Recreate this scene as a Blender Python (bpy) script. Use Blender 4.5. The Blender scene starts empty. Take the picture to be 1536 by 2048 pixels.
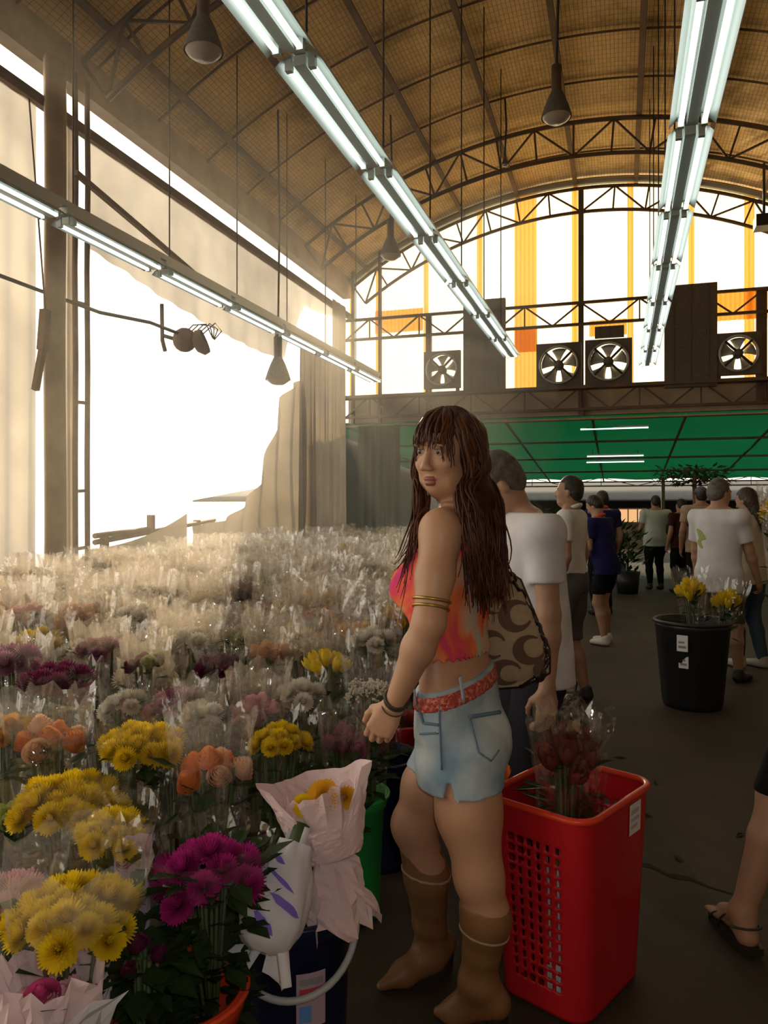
import bpy, math, random
import numpy as np
from mathutils import Vector, Matrix

# ------------------------------------------------------------------ camera, light, exposure
SC = bpy.context.scene
COL = SC.collection
F, CX, HY, CAMZ = 1512.0, 768.0, 1012.0, 1.41
TH = math.radians(17.4)
ct, st = math.cos(TH), math.sin(TH)
RIGHT = Vector((ct, st, 0)); FWD = Vector((-st, ct, 0))

cam = bpy.data.cameras.new('camera'); camo = bpy.data.objects.new('camera', cam); COL.objects.link(camo)
cam.sensor_fit = 'VERTICAL'; cam.sensor_height = 36; cam.lens = F / 2048 * 36
cam.shift_y = -(1024 - HY) / 2048
cam.clip_start = 0.05; cam.clip_end = 300
camo.location = (0, 0, CAMZ); camo.rotation_euler = (math.pi / 2, 0, TH)
SC.camera = camo
SC.view_settings.view_transform = 'Standard'; SC.view_settings.look = 'None'
SC.view_settings.gamma = 1.0; SC.view_settings.use_curve_mapping = False
SC.view_settings.exposure = 0.2
SC.cycles.use_denoising = True; SC.cycles.use_adaptive_sampling = True; SC.cycles.adaptive_threshold = 0.03
SC.cycles.max_bounces = 8; SC.cycles.diffuse_bounces = 4; SC.cycles.glossy_bounces = 3
SC.cycles.transmission_bounces = 6; SC.cycles.transparent_max_bounces = 28
SC.cycles.sample_clamp_indirect = 6.0
SC.cycles.caustics_reflective = False; SC.cycles.caustics_refractive = False

W = bpy.data.worlds.new('sky'); SC.world = W; W.use_nodes = True
bgn = W.node_tree.nodes['Background']
bgn.inputs[0].default_value = (1.0, 0.90, 0.74, 1); bgn.inputs[1].default_value = 2.0

sun = bpy.data.lights.new('sun', 'SUN'); suno = bpy.data.objects.new('sun', sun); COL.objects.link(suno)
sun.energy = 4.0; sun.color = (1.0, 0.80, 0.52); sun.angle = math.radians(1.5)
_sd = RIGHT * -0.10 + FWD * 1.0 + Vector((0, 0, 0.25))
suno.rotation_euler = _sd.to_track_quat('Z', 'Y').to_euler(); suno.location = (-6, 20, 8)

fl = bpy.data.lights.new('camera_flash', 'POINT'); flo = bpy.data.objects.new('camera_flash', fl); COL.objects.link(flo)
fl.energy = 21.0; fl.color = (1.0, 0.93, 0.86); fl.shadow_soft_size = 0.03
flo.location = RIGHT * 0.05 + Vector((0, 0, CAMZ + 0.06)) + FWD * -0.02

# ------------------------------------------------------------------ geometry of the picture
def P(px, py, d):
    """world point seen at pixel (px, py) at camera depth d"""
    v = RIGHT * ((px - CX) * d / F) + FWD * d
    v.z = CAMZ - (py - HY) * d / F
    return v
def G(px, py):
    return P(px, py, CAMZ * F / (py - HY))
def cam_xy(X, d):
    return RIGHT * X + FWD * d
def on_u(px, u):
    """Y on the plane x = u seen in column px"""
    d = F * u / (ct * (px - 1243.0)); return (d + u * st) / ct
def on_Y(px, Y):
    k = (px - 1243.0) * ct / F
    return k * Y * ct / (1 + k * st)
def depth(x, y): return -x * st + y * ct
def zat(py, d): return CAMZ - (py - HY) * d / F

# ------------------------------------------------------------------ helpers
class MB:
    def __init__(s): s.v = []; s.f = []; s.m = []; s.s = []
    def add(s, vs, fs, mi=0, sm=False):
        o = len(s.v); s.v.extend([tuple(p) for p in vs])
        for f in fs: s.f.append([i + o for i in f]); s.m.append(mi); s.s.append(sm)
    def box(s, c, d, R=None, mi=0):
        c = Vector(c); vs = []
        for x in (-.5, .5):
            for y in (-.5, .5):
                for z in (-.5, .5):
                    p = Vector((x * d[0], y * d[1], z * d[2]))
                    vs.append(c + (R @ p if R else p))
        s.add(vs, [(0, 1, 3, 2), (4, 6, 7, 5), (0, 4, 5, 1), (2, 3, 7, 6), (0, 2, 6, 4), (1, 5, 7, 3)], mi)
    def bar(s, a, b, w, h=None, mi=0, up=(0, 0, 1)):
        a = Vector(a); b = Vector(b); z = (b - a); L = z.length
        if L < 1e-6: return
        z /= L; u = Vector(up)
        if abs(z.dot(u)) > .97: u = Vector((0, 1, 0))
        x = u.cross(z).normalized(); y = z.cross(x)
        s.box((a + b) / 2, (w, h or w, L), Matrix((x, y, z)).transposed(), mi)
    def tube(s, pts, r, n=8, mi=0, closed=False, sm=True, flat=1.0):
        pts = [Vector(p) for p in pts]; k = len(pts)
        rs = r if hasattr(r, '__len__') else [r] * k
        vs = []; u = None
        for i, p in enumerate(pts):
            a = pts[i - 1] if (i > 0 or closed) else p
            b = pts[(i + 1) % k] if (i < k - 1 or closed) else p
            t = (b - a)
            t = t.normalized() if t.length > 1e-9 else Vector((0, 0, 1))
            if u is None:
                u = Vector((0, 0, 1)) if abs(t.z) < .9 else Vector((1, 0, 0))
            u = (u - t * u.dot(t))
            u = u.normalized() if u.length > 1e-9 else t.orthogonal().normalized()
            w = t.cross(u)
            for j in range(n):
                an = 2 * math.pi * j / n
                vs.append(p + (u * math.cos(an) * flat + w * math.sin(an)) * rs[i])
        fs = []
        for i in range(k if closed else k - 1):
            for j in range(n):
                i2 = (i + 1) % k
                fs.append((i * n + j, i * n + (j + 1) % n, i2 * n + (j + 1) % n, i2 * n + j))
        s.add(vs, fs, mi, sm)
        if not closed:
            o = len(s.v) - len(vs)
            s.f.append([o + j for j in range(n)][::-1]); s.m.append(mi); s.s.append(False)
            s.f.append([o + (k - 1) * n + j for j in range(n)]); s.m.append(mi); s.s.append(False)
    def lathe(s, prof, n=24, c=(0, 0, 0), R=None, mi=0, sm=True):
        c = Vector(c); vs = []
        for r, z in prof:
            for j in range(n):
                a = 2 * math.pi * j / n
                p = Vector((r * math.cos(a), r * math.sin(a), z))
                vs.append(c + (R @ p if R else p))
        fs = []
        for i in range(len(prof) - 1):
            for j in range(n):
                fs.append((i * n + j, i * n + (j + 1) % n, (i + 1) * n + (j + 1) % n, (i + 1) * n + j))
        s.add(vs, fs, mi, sm)
    def ball(s, c, r, n=10, m=7, mi=0, R=None):
        if not hasattr(r, '__len__'): r = (r, r, r)
        prof = [(math.sin(math.pi * i / m), -math.cos(math.pi * i / m)) for i in range(m + 1)]
        D = Matrix.Diagonal(Vector(r)); s.lathe([(max(a, .001), b) for a, b in prof], n, c, (R @ D) if R else D, mi)
    def grid(s, nu, nv, fn, mi=0, sm=True, closed_u=False, skip=None):
        vs = [fn(i / nu, j / nv) for j in range(nv + 1) for i in range(nu + (0 if closed_u else 1))]
        w = nu if closed_u else nu + 1; fs = []
        for j in range(nv):
            for i in range(nu):
                if skip and skip(i, j): continue
                i2 = (i + 1) % w
                fs.append((j * w + i, j * w + i2, (j + 1) * w + i2, (j + 1) * w + i))
        s.add(vs, fs, mi, sm)
    def build(s, name, mats, parent=None, world=False):
        me = bpy.data.meshes.new(name)
        vs = s.v
        if world and parent is not None:
            Mi = (Matrix.Translation(parent.location) @ parent.rotation_euler.to_matrix().to_4x4()).inverted()
            vs = [tuple(Mi @ Vector(p)) for p in vs]
        me.from_pydata(vs, [], s.f)
        if not isinstance(mats, (list, tuple)): mats = [mats]
        for m in mats: me.materials.append(m)
        me.polygons.foreach_set('material_index', s.m)
        me.polygons.foreach_set('use_smooth', s.s)
        me.update()
        o = bpy.data.objects.new(name, me); COL.objects.link(o)
        if parent is not None: o.parent = parent
        return o

def tag(o, label=None, cat=None, group=None, kind=None):
    if label: o['label'] = label
    if cat: o['category'] = cat
    if group: o['group'] = group
    if kind: o['kind'] = kind
    return o
def thing(name, label, cat, loc=(0, 0, 0), rz=0.0, group=None):
    o = bpy.data.objects.new(name, None); COL.objects.link(o)
    o.empty_display_size = .1
    o.location = loc; o.rotation_euler = (0, 0, rz)
    return tag(o, label, cat, group)
def struct(o, label=None):
    o['kind'] = 'structure'
    if label: o['label'] = label
    return o
def copy_tree(o, parent=None):
    c = o.copy(); COL.objects.link(c)
    if parent is not None: c.parent = parent
    for ch in list(o.children): copy_tree(ch, c)
    return c
def solid(o, t, offset=0.0):
    m = o.modifiers.new('thickness', 'SOLIDIFY'); m.thickness = t; m.offset = offset; return o

# ------------------------------------------------------------------ materials
def mat(name, col, rough=.6, metal=0.0, spec=.4, noise=None, bump=None, sheen=0.0, coat=0.0):
    """noise = (scale, second colour, contrast low, high); bump = (scale, strength)"""
    m = bpy.data.materials.new(name); m.use_nodes = True
    nt = m.node_tree; b = nt.nodes['Principled BSDF']
    b.inputs['Base Color'].default_value = (*col, 1); b.inputs['Roughness'].default_value = rough
    b.inputs['Metallic'].default_value = metal; b.inputs['Specular IOR Level'].default_value = spec
    if coat: b.inputs['Coat Weight'].default_value = coat
    tc = nt.nodes.new('ShaderNodeTexCoord')
    if noise:
        n = nt.nodes.new('ShaderNodeTexNoise'); n.inputs['Scale'].default_value = noise[0]; n.inputs['Detail'].default_value = 5
        nt.links.new(tc.outputs['Object'], n.inputs['Vector'])
        r = nt.nodes.new('ShaderNodeValToRGB')
        r.color_ramp.elements[0].position = noise[2] if len(noise) > 2 else .35
        r.color_ramp.elements[1].position = noise[3] if len(noise) > 3 else .65
        r.color_ramp.elements[0].color = (*col, 1); r.color_ramp.elements[1].color = (*noise[1], 1)
        nt.links.new(n.outputs['Fac'], r.inputs['Fac']); nt.links.new(r.outputs['Color'], b.inputs['Base Color'])
    if bump:
        n = nt.nodes.new('ShaderNodeTexNoise'); n.inputs['Scale'].default_value = bump[0]; n.inputs['Detail'].default_value = 3
        nt.links.new(tc.outputs['Object'], n.inputs['Vector'])
        bp = nt.nodes.new('ShaderNodeBump'); bp.inputs['Strength'].default_value = bump[1]; bp.inputs['Distance'].default_value = .01
        nt.links.new(n.outputs['Fac'], bp.inputs['Height']); nt.links.new(bp.outputs['Normal'], b.inputs['Normal'])
    return m
def sheet_mat(name, trans_col, diff_col, clear=.0, wmix=.5, stain=None):
    """thin translucent sheet: diffuse + translucent + a share that is plainly clear"""
    m = bpy.data.materials.new(name); m.use_nodes = True; nt = m.node_tree
    nt.nodes.remove(nt.nodes['Principled BSDF']); out = nt.nodes['Material Output']
    t = nt.nodes.new('ShaderNodeBsdfTranslucent'); t.inputs[0].default_value = (*trans_col, 1)
    d = nt.nodes.new('ShaderNodeBsdfDiffuse'); d.inputs[0].default_value = (*diff_col, 1)
    mx = nt.nodes.new('ShaderNodeMixShader'); mx.inputs[0].default_value = wmix
    nt.links.new(t.outputs[0], mx.inputs[1]); nt.links.new(d.outputs[0], mx.inputs[2])
    if stain:
        tc = nt.nodes.new('ShaderNodeTexCoord'); n = nt.nodes.new('ShaderNodeTexNoise')
        n.inputs['Scale'].default_value = stain[0]; n.inputs['Detail'].default_value = 4
        nt.links.new(tc.outputs['Object'], n.inputs['Vector'])
        r = nt.nodes.new('ShaderNodeValToRGB'); r.color_ramp.elements[0].position = .35; r.color_ramp.elements[1].position = .68
        r.color_ramp.elements[0].color = (*trans_col, 1); r.color_ramp.elements[1].color = (*stain[1], 1)
        nt.links.new(n.outputs['Fac'], r.inputs['Fac']); nt.links.new(r.outputs[0], t.inputs[0])
    last = mx
    if clear > 0:
        c = nt.nodes.new('ShaderNodeBsdfTransparent'); m2 = nt.nodes.new('ShaderNodeMixShader'); m2.inputs[0].default_value = clear
        nt.links.new(mx.outputs[0], m2.inputs[1]); nt.links.new(c.outputs[0], m2.inputs[2]); last = m2
    nt.links.new(last.outputs[0], out.inputs['Surface'])
    return m
def cello_mat(name, clear=.80, tint=(1, 1, 1), haze=(.9, .88, .82), gloss_share=.5, rough=.10):
    m = bpy.data.materials.new(name); m.use_nodes = True; nt = m.node_tree
    nt.nodes.remove(nt.nodes['Principled BSDF']); out = nt.nodes['Material Output']
    tr = nt.nodes.new('ShaderNodeBsdfTransparent'); tr.inputs[0].default_value = (*tint, 1)
    g = nt.nodes.new('ShaderNodeBsdfGlossy'); g.inputs['Roughness'].default_value = rough; g.inputs['Color'].default_value = (1, 1, 1, 1)
    t = nt.nodes.new('ShaderNodeBsdfTranslucent'); t.inputs[0].default_value = (*haze, 1)
    mg = nt.nodes.new('ShaderNodeMixShader'); mg.inputs[0].default_value = gloss_share
    nt.links.new(t.outputs[0], mg.inputs[1]); nt.links.new(g.outputs[0], mg.inputs[2])
    lw = nt.nodes.new('ShaderNodeLayerWeight'); lw.inputs['Blend'].default_value = .35
    mr = nt.nodes.new('ShaderNodeMapRange'); mr.inputs['To Min'].default_value = 1 - clear; mr.inputs['To Max'].default_value = min(1, (1 - clear) * 2.6)
    nt.links.new(lw.outputs['Facing'], mr.inputs['Value'])
    tc = nt.nodes.new('ShaderNodeTexCoord'); n = nt.nodes.new('ShaderNodeTexNoise'); n.inputs['Scale'].default_value = 16; n.inputs['Detail'].default_value = 2
    nt.links.new(tc.outputs['Object'], n.inputs['Vector'])
    bp = nt.nodes.new('ShaderNodeBump'); bp.inputs['Strength'].default_value = .9; bp.inputs['Distance'].default_value = .014
    nt.links.new(n.outputs['Fac'], bp.inputs['Height']); nt.links.new(bp.outputs['Normal'], g.inputs['Normal'])
    mx = nt.nodes.new('ShaderNodeMixShader')
    nt.links.new(mr.outputs[0], mx.inputs[0]); nt.links.new(tr.outputs[0], mx.inputs[1]); nt.links.new(mg.outputs[0], mx.inputs[2])
    nt.links.new(mx.outputs[0], out.inputs['Surface'])
    return m
def emit_mat(name, col, s):
    m = bpy.data.materials.new(name); m.use_nodes = True; nt = m.node_tree
    nt.nodes.remove(nt.nodes['Principled BSDF']); e = nt.nodes.new('ShaderNodeEmission')
    e.inputs[0].default_value = (*col, 1); e.inputs[1].default_value = s
    nt.links.new(e.outputs[0], nt.nodes['Material Output'].inputs['Surface']); return m

M = {}
M['steel'] = mat('dark_steel', (.10, .075, .055), .6, .3, noise=(3, (.16, .10, .06)))
M['rust'] = mat('rusty_steel', (.13, .085, .055), .75, .1, noise=(6, (.2, .12, .07)))
M['galv'] = mat('galvanised', (.42, .44, .43), .45, .5)
M['white_metal'] = mat('white_reflector', (.42, .47, .43), .35, .2)
M['tube'] = emit_mat('fluorescent_tube', (.93, 1.0, .95), 3.5)
M['black'] = mat('black_plastic', (.018, .018, .02), .4)
M['board'] = mat('dark_board', (.10, .085, .07), .8, noise=(40, (.14, .12, .1)))
M['beige'] = mat('beige_fascia', (.42, .33, .22), .8, noise=(4, (.34, .26, .17)))
M['cable'] = mat('cable', (.03, .028, .025), .6)
M['post_cloth'] = mat('brown_post', (.42, .31, .21), .8, noise=(3, (.30, .21, .14)))

# roof lining with its wire grid and stains
def roof_mat():
    m = mat('roof_lining', (.72, .50, .24), .85, spec=.2); nt = m.node_tree; b = nt.nodes['Principled BSDF']
    uv = nt.nodes.new('ShaderNodeTexCoord')
    br = nt.nodes.new('ShaderNodeTexBrick'); br.offset = 0; br.inputs['Scale'].default_value = 1
    br.inputs['Brick Width'].default_value = .10; br.inputs['Row Height'].default_value = .05; br.inputs['Mortar Size'].default_value = .0035
    br.inputs['Color1'].default_value = (.76, .53, .26, 1); br.inputs['Color2'].default_value = (.66, .46, .22, 1); br.inputs['Mortar'].default_value = (.30, .20, .09, 1)
    nt.links.new(uv.outputs['UV'], br.inputs['Vector'])
    n = nt.nodes.new('ShaderNodeTexNoise'); n.inputs['Scale'].default_value = 1.3; n.inputs['Detail'].default_value = 8; n.inputs['Roughness'].default_value = .68
    nt.links.new(uv.outputs['UV'], n.inputs['Vector'])
    r = nt.nodes.new('ShaderNodeValToRGB'); r.color_ramp.elements[0].position = .5; r.color_ramp.elements[1].position = .72
    r.color_ramp.elements[0].color = (1, 1, 1, 1); r.color_ramp.elements[1].color = (.42, .40, .30, 1)
    nt.links.new(n.outputs['Fac'], r.inputs['Fac'])
    mx = nt.nodes.new('ShaderNodeMixRGB'); mx.blend_type = 'MULTIPLY'; mx.inputs[0].default_value = 1
    nt.links.new(br.outputs['Color'], mx.inputs[1]); nt.links.new(r.outputs['Color'], mx.inputs[2])
    nt.links.new(mx.outputs[0], b.inputs['Base Color']); return m
M['roof'] = roof_mat()
M['panel_w'] = sheet_mat('pale_fibreglass', (1.0, .88, .58), (.75, .6, .35), .34, .12)
M['panel_o'] = sheet_mat('amber_fibreglass', (.80, .40, .08), (.6, .35, .12), .0, .25)
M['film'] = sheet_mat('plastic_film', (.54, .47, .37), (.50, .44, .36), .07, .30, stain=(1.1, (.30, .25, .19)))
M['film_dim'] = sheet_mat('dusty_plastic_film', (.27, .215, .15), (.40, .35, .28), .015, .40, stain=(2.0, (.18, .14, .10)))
M['net'] = sheet_mat('green_shade_net', (.004, .075, .028), (.008, .075, .03), .0, .5)
M['net_dark'] = sheet_mat('olive_net', (.06, .07, .03), (.05, .06, .03), .0, .5)
M['floor'] = mat('concrete_floor', (.028, .020, .013), .75, noise=(1.6, (.050, .036, .023)), bump=(14, .25))
# ------------------------------------------------------------------ the hall
UL, UR, YF, YB = -5.1, 3.75, 14.0, -5.0
RC, ZC, RR = -.68, -.31, 7.59          # roof vault: axis and radius
def roof_z(u, r=RR): return ZC + math.sqrt(max(0, r * r - (u - RC) ** 2))
A0 = math.asin((UL - RC) / RR); A1 = math.asin((UR - RC) / RR)
def arc(a, r=RR): return (RC + r * math.sin(a), ZC + r * math.cos(a))

b = MB(); b.box((.5, 12, -.1), (26, 60, .2))
fl_o = struct(b.build('floor', M['floor']))

# vaulted ceiling with UVs in metres
me = bpy.data.meshes.new('ceiling'); NA, NY = 64, 2
vs, fs, uvs = [], [], []
for j in range(NY + 1):
    for i in range(NA + 1):
        a = A0 - .02 + (A1 - A0 + .04) * i / NA; u, z = arc(a)
        vs.append((u, YB + (YF + .35 - YB) * j / NY, z)); uvs.append((vs[-1][1], a * RR))
for j in range(NY):
    for i in range(NA):
        q = j * (NA + 1) + i; fs.append((q, q + 1, q + NA + 2, q + NA + 1))
me.from_pydata(vs, [], fs); ul = me.uv_layers.new(name='UVMap')
for l in me.loops: ul.data[l.index].uv = uvs[l.vertex_index]
me.materials.append(M['roof']); me.polygons.foreach_set('use_smooth', [True] * len(fs))
ceil = bpy.data.objects.new('ceiling', me); COL.objects.link(ceil); struct(ceil); solid(ceil, .08, 1.0)
# purlins run with the hall, hoops run across it
NP = 9
for i in range(NP):
    a = A0 + (A1 - A0) * (i + .4) / NP; u, z = arc(a, RR - .10)
    p = MB(); p.bar((u, YB, z), (u, YF, z), .07, .09, up=(math.sin(a), 0, math.cos(a))); p.build('purlin', M['rust'], ceil)
y = 1.1
while y < 14:
    p = MB(); p.tube([(arc(A0 + (A1 - A0) * k / 40, RR - .035)[0], y, arc(A0 + (A1 - A0) * k / 40, RR - .035)[1]) for k in range(41)], .016, 6)
    p.build('hoop', M['rust'], ceil); y += 1.07

# enclosing walls out of the picture; the back one is added to block light
b = MB(); b.box((UR + .1, (YB + YF) / 2, 3), (.2, YF - YB, 6.2)); struct(b.build('wall_right', M['beige']))
b = MB(); b.box(((UL + UR) / 2, YB - .1, 3.7), (UR - UL + .4, .2, 7.4)); struct(b.build('wall_back_blocker', M['beige']))

# arched roof trusses
def truss(Y, label, dep=.50, top=.16):
    t = thing('roof_truss', label, 'truss', (RC, Y, 5.6))
    N = 16; q = []
    for r, nm in ((RR - top, 'upper_chord'), (RR - top - dep, 'lower_chord')):
        p = MB(); p.tube([(arc(A0 + (A1 - A0) * k / 48, r)[0], Y, arc(A0 + (A1 - A0) * k / 48, r)[1]) for k in range(49)], .032, 6, sm=True)
        p.build(nm, M['steel'], t, world=True)
    for k in range(N):
        a = A0 + (A1 - A0) * k / N; a2 = A0 + (A1 - A0) * (k + 1) / N
        def pt(a, r): c = arc(a, r); return (c[0], Y, c[1])
        p = MB(); p.bar(pt(a, RR - top), pt(a, RR - top - dep), .03); p.build('post', M['steel'], t, world=True)
        p = MB()
        if k % 2: p.bar(pt(a, RR - top), pt(a2, RR - top - dep), .028)
        else: p.bar(pt(a, RR - top - dep), pt(a2, RR - top), .028)
        p.build('brace', M['steel'], t, world=True)
    return t
truss(6.15, 'dark arched roof truss overhead rising from the lattice column')
truss(11.6, 'dark arched roof truss crossing the vault in front of the glowing gable')
truss(YF - .12, 'dark arched truss along the top edge of the glowing gable wall', .42, .22)

# ---- far gable: translucent corrugated panels
ZG = 3.52
gab = MB(); gab.box(((UL + UR) / 2, YF, 3.28), (UR - UL, .12, .50))
gable = struct(gab.build('wall_far', M['beige']))
spec = [(676, 706, 'o'), (706, 752, 'w'), (752, 760, 'o'), (760, 848, 'w'), (848, 858, 'o'), (858, 955, 'w'), (955, 966, 'o'), (966, 1030, 'w'),
        (1030, 1074, 'o'), (1074, 1145, 'w'), (1145, 1157, 'o'), (1157, 1256, 'w'), (1256, 1268, 'o'), (1268, 1378, 'w'), (1378, 1390, 'o'),
        (1390, 1490, 'w'), (1490, 1510, 'o'), (1510, 1640, 'w'), (1640, 1660, 'o'), (1660, 1900, 'w')]
def panel(u0, u1, z0, z1, Y, m, parent, amp=.012, pitch=.075):
    p = MB(); n = max(4, int((u1 - u0) / pitch * 6))
    def fn(s, t):
        u = u0 + (u1 - u0) * s; zt = z1 if z1 is not None else roof_z(u) - .02
        return (u, Y + amp * math.sin(2 * math.pi * u / pitch), z0 + (zt - z0) * t)
    p.grid(n, 1, fn); return p.build('panel', m, parent)
for a, c, k in spec:
    u0, u1 = max(UL, on_Y(a, YF)), min(UR, on_Y(c, YF))
    if u1 > u0: panel(u0, u1, ZG, None, YF + (0 if k == 'w' else .01), M['panel_' + k], gable)
for a, c, y0, y1 in ((752, 848, 665, 620), (1432, 1536, 640, 583), (1030, 1076, 705, 655), (1180, 1255, 672, 640)):
    u0, u1 = on_Y(a, YF), on_Y(c, YF); d = depth((u0 + u1) / 2, YF)
    panel(u0, u1, zat(y0, d), zat(y1, d), YF - .03, M['panel_o'], gable)
# pale metal flashing under the roof edge
p = MB(); p.tube([(arc(A0 + (A1 - A0) * k / 48, RR - .09)[0], YF - .05, arc(A0 + (A1 - A0) * k / 48, RR - .09)[1]) for k in range(49)], .06, 8)
p.build('flashing', M['galv'], gable)

# ---- flat lattice girders across the gable
def girder(z0, z1, label, w=.035, Y=YF - .22, u0=UL, u1=UR):
    t = thing('lattice_girder', label, 'girder', ((u0 + u1) / 2, Y, z0))
    for z, nm in ((z0, 'lower_chord'), (z1, 'upper_chord')):
        p = MB(); p.bar((u0, Y, z), (u1, Y, z), w * 1.4); p.build(nm, M['steel'], t, world=True)
    n = 9
    for k in range(n):
        a = u0 + (u1 - u0) * k / n; m = a + (u1 - u0) / n / 2; c = a + (u1 - u0) / n
        p = MB(); p.bar((a, Y, z0), (m, Y, z1), w * .8); p.build('brace', M['steel'], t, world=True)
        p = MB(); p.bar((m, Y, z1), (c, Y, z0), w * .8); p.build('brace', M['steel'], t, world=True)
        p = MB(); p.bar((m, Y, z0), (m, Y, z1), w * .7); p.build('post', M['steel'], t, world=True)
girder(4.62, 5.0, 'dark lattice girder across the glowing gable, above the exhaust fans')
girder(3.12, 3.52, 'dark lattice girder along the beige band, below the exhaust fans')
for px, (za, zb), w, lab in ((858, (3.1, 5.0), .10, 'dark steel post on the gable beside the first fan from the curtain'),
                    (1163, (3.0, 7.0), .09, 'tall dark steel post on the gable between two exhaust fans'),
                    (706, (3.0, 6.2), .05, 'thin steel post on the gable near the corner with the plastic curtains'),
                    (760, (3.0, 6.5), .05, 'thin steel post on the gable behind the hanging bell lamp'),
                    (1525, (3.1, 5.0), .16, 'dark steel post on the gable beyond the fan nearest the aisle end')):
    u = on_Y(px, YF - .2); p = MB(); p.box((u, YF - .16, (za + zb) / 2), (w, .09, zb - za))
    tag(p.build('steel_post', M['steel']), lab, 'post')

# ---- exhaust fans and dark boards
def fan(px, py, size, label):
    Y = YF - .34; u = on_Y(px, Y); d = depth(u, Y); z = zat(py, d); s = size * d / F
    t = thing('exhaust_fan', label, 'fan', (u, Y, z), 0, 'exhaust fans on the gable wall')
    p = MB(); h = s / 2; r = h * .84
    n = 32
    ring = [(r * math.cos(2 * math.pi * k / n), r * math.sin(2 * math.pi * k / n)) for k in range(n)]
    def sq(k):
        a = 2 * math.pi * k / n; c, s_ = math.cos(a), math.sin(a); q = h / max(abs(c), abs(s_)); return (c * q, s_ * q)
    vs = [(x, -.05, zz) for x, zz in ring] + [(*sq(k)[:1], -.05, sq(k)[1]) for k in range(n)]
    vs += [(x, .05, zz) for x, _, zz in vs]
    fs = []
    for k in range(n):
        j = (k + 1) % n
        fs += [(k, j, n + j, n + k), (2 * n + k, 3 * n + k, 3 * n + j, 2 * n + j), (n + k, n + j, 3 * n + j, 3 * n + k), (k, 2 * n + k, 2 * n + j, j)]
    p.add(vs, fs); p.build('frame', M['board'], t)
    p = MB(); p.tube([(x * .985, -.07, zz * .985) for x, zz in ring], .022, 6, closed=True); p.build('shroud_ring', M['galv'], t)
    zl = zat(782, 13.6) + .025 - z
    for s_ in (-.42, .42): p = MB(); p.box((s_ * s, 0, (zl - h) / 2), (.06, .06, max(.02, -h - zl))); p.build('foot', M['steel'], t)
    RX = Matrix.Rotation(math.pi / 2, 3, 'X')
    p = MB(); p.lathe([(.001, -.09), (h * .2, -.09), (h * .22, -.02), (h * .2, .1), (.001, .1)], 20, (0, 0, 0), RX); p.build('motor', M['board'], t)
    for k in range(4):
        a = math.pi / 4 + k * math.pi / 2
        p = MB(); p.bar((h * .15 * math.cos(a), -.085, h * .15 * math.sin(a)), (r * math.cos(a), -.085, r * math.sin(a)), .035); p.build('strut', M['black'], t)
    for k in range(5):
        a = k * 2 * math.pi / 5 + .3; p = MB()
        def fn(s_, tt, a=a):
            rr_ = h * .2 + (r * .94 - h * .2) * tt; an = a + (s_ - .5) * (.55 + .35 * tt); return (rr_ * math.cos(an), .02 + (s_ - .5) * .09, rr_ * math.sin(an))
        p.grid(4, 4, fn); solid(p.build('blade', M['galv'], t), .004)
    return t
fan(886, 740, 74, 'exhaust fan nearest the plastic curtains, beside a tall dark board')
fan(1119, 731, 88, 'exhaust fan of the middle pair, the one nearer the curtains')
fan(1218, 724, 90, 'exhaust fan of the middle pair, the one under a short dark plate')
fan(1477, 708, 84, 'exhaust fan past the taller dark board, beside the fat post')
# grey hoods the fans sit in
for px, py, w, h_, nm, lab in ((970, 690, 84, 180, 'dark_board', 'tall dark board on the gable beside the fan nearest the curtains'),
                               (1382, 672, 98, 205, 'dark_board', 'taller dark board on the gable above the walking crowd'),
                               (1220, 664, 56, 22, 'metal_plate', 'short dark plate above the exhaust fan of the middle pair')):
    Y = YF - .36; u = on_Y(px, Y); d = depth(u, Y); p = MB()
    p.box((u, Y, zat(py, d)), (w * d / F, .10, h_ * d / F))
    ww, hh = w * d / F, h_ * d / F
    for k in range(-1, 2): p.box((u + k * ww * .33, Y - .055, zat(py, d)), (.02, .015, hh * .98))
    tag(p.build(nm, M['board']), lab, 'board')
# fan shelf rail
p = MB(); p.box(((UL + UR) / 2, YF - .34, zat(782, 13.6)), (UR - UL, .26, .05)); tag(p.build('fan_ledge', M['steel']), 'dark ledge along the gable that carries the exhaust fans', 'ledge')

# ---- the left side: eave beam, rails, columns, film
def onwall(px, py, u=UL):
    Y = on_u(px, u); d = depth(u, Y); return Vector((u, Y, zat(py, d)))
b = MB(); b.box((UL - .05, (YB + YF) / 2, 5.70), (.16, YF - YB, .42)); struct(b.build('wall_left', M['post_cloth']), 'brown eave beam over the plastic curtains')
p = MB(); p.box((UL + .02, (YB + YF) / 2, 5.12), (.07, YF - YB, .10)); tag(p.build('curtain_rail', M['rust']), 'brown rail under the bright gap below the eave', 'rail')
def film(name, label, px0, px1, z0, z1, m, u=UL, amp=.05, folds=14, bot=None, seed=0):
    """hanging plastic sheet between two picture columns; bot(s) gives the height of its lower edge"""
    rnd = random.Random(seed); Y0, Y1 = on_u(px0, u), on_u(px1, u)
    ph = [rnd.uniform(0, 6.3) for _ in range(4)]; p = MB(); n = max(12, folds * 6)
    def fn(s, t):
        zb = bot(s) if bot else z0; z = z1 + (zb - z1) * t
        w = amp * (.25 + .75 * t) * (math.sin(2 * math.pi * folds * s + ph[0] + .8 * math.sin(5 * s + ph[1])) * .6 + .4 * math.sin(2 * math.pi * folds * .37 * s + ph[2]))
        return (u + w, Y0 + (Y1 - Y0) * s, z)
    p.grid(n, 14, fn); return tag(p.build(name, m), label, 'curtain')
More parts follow.
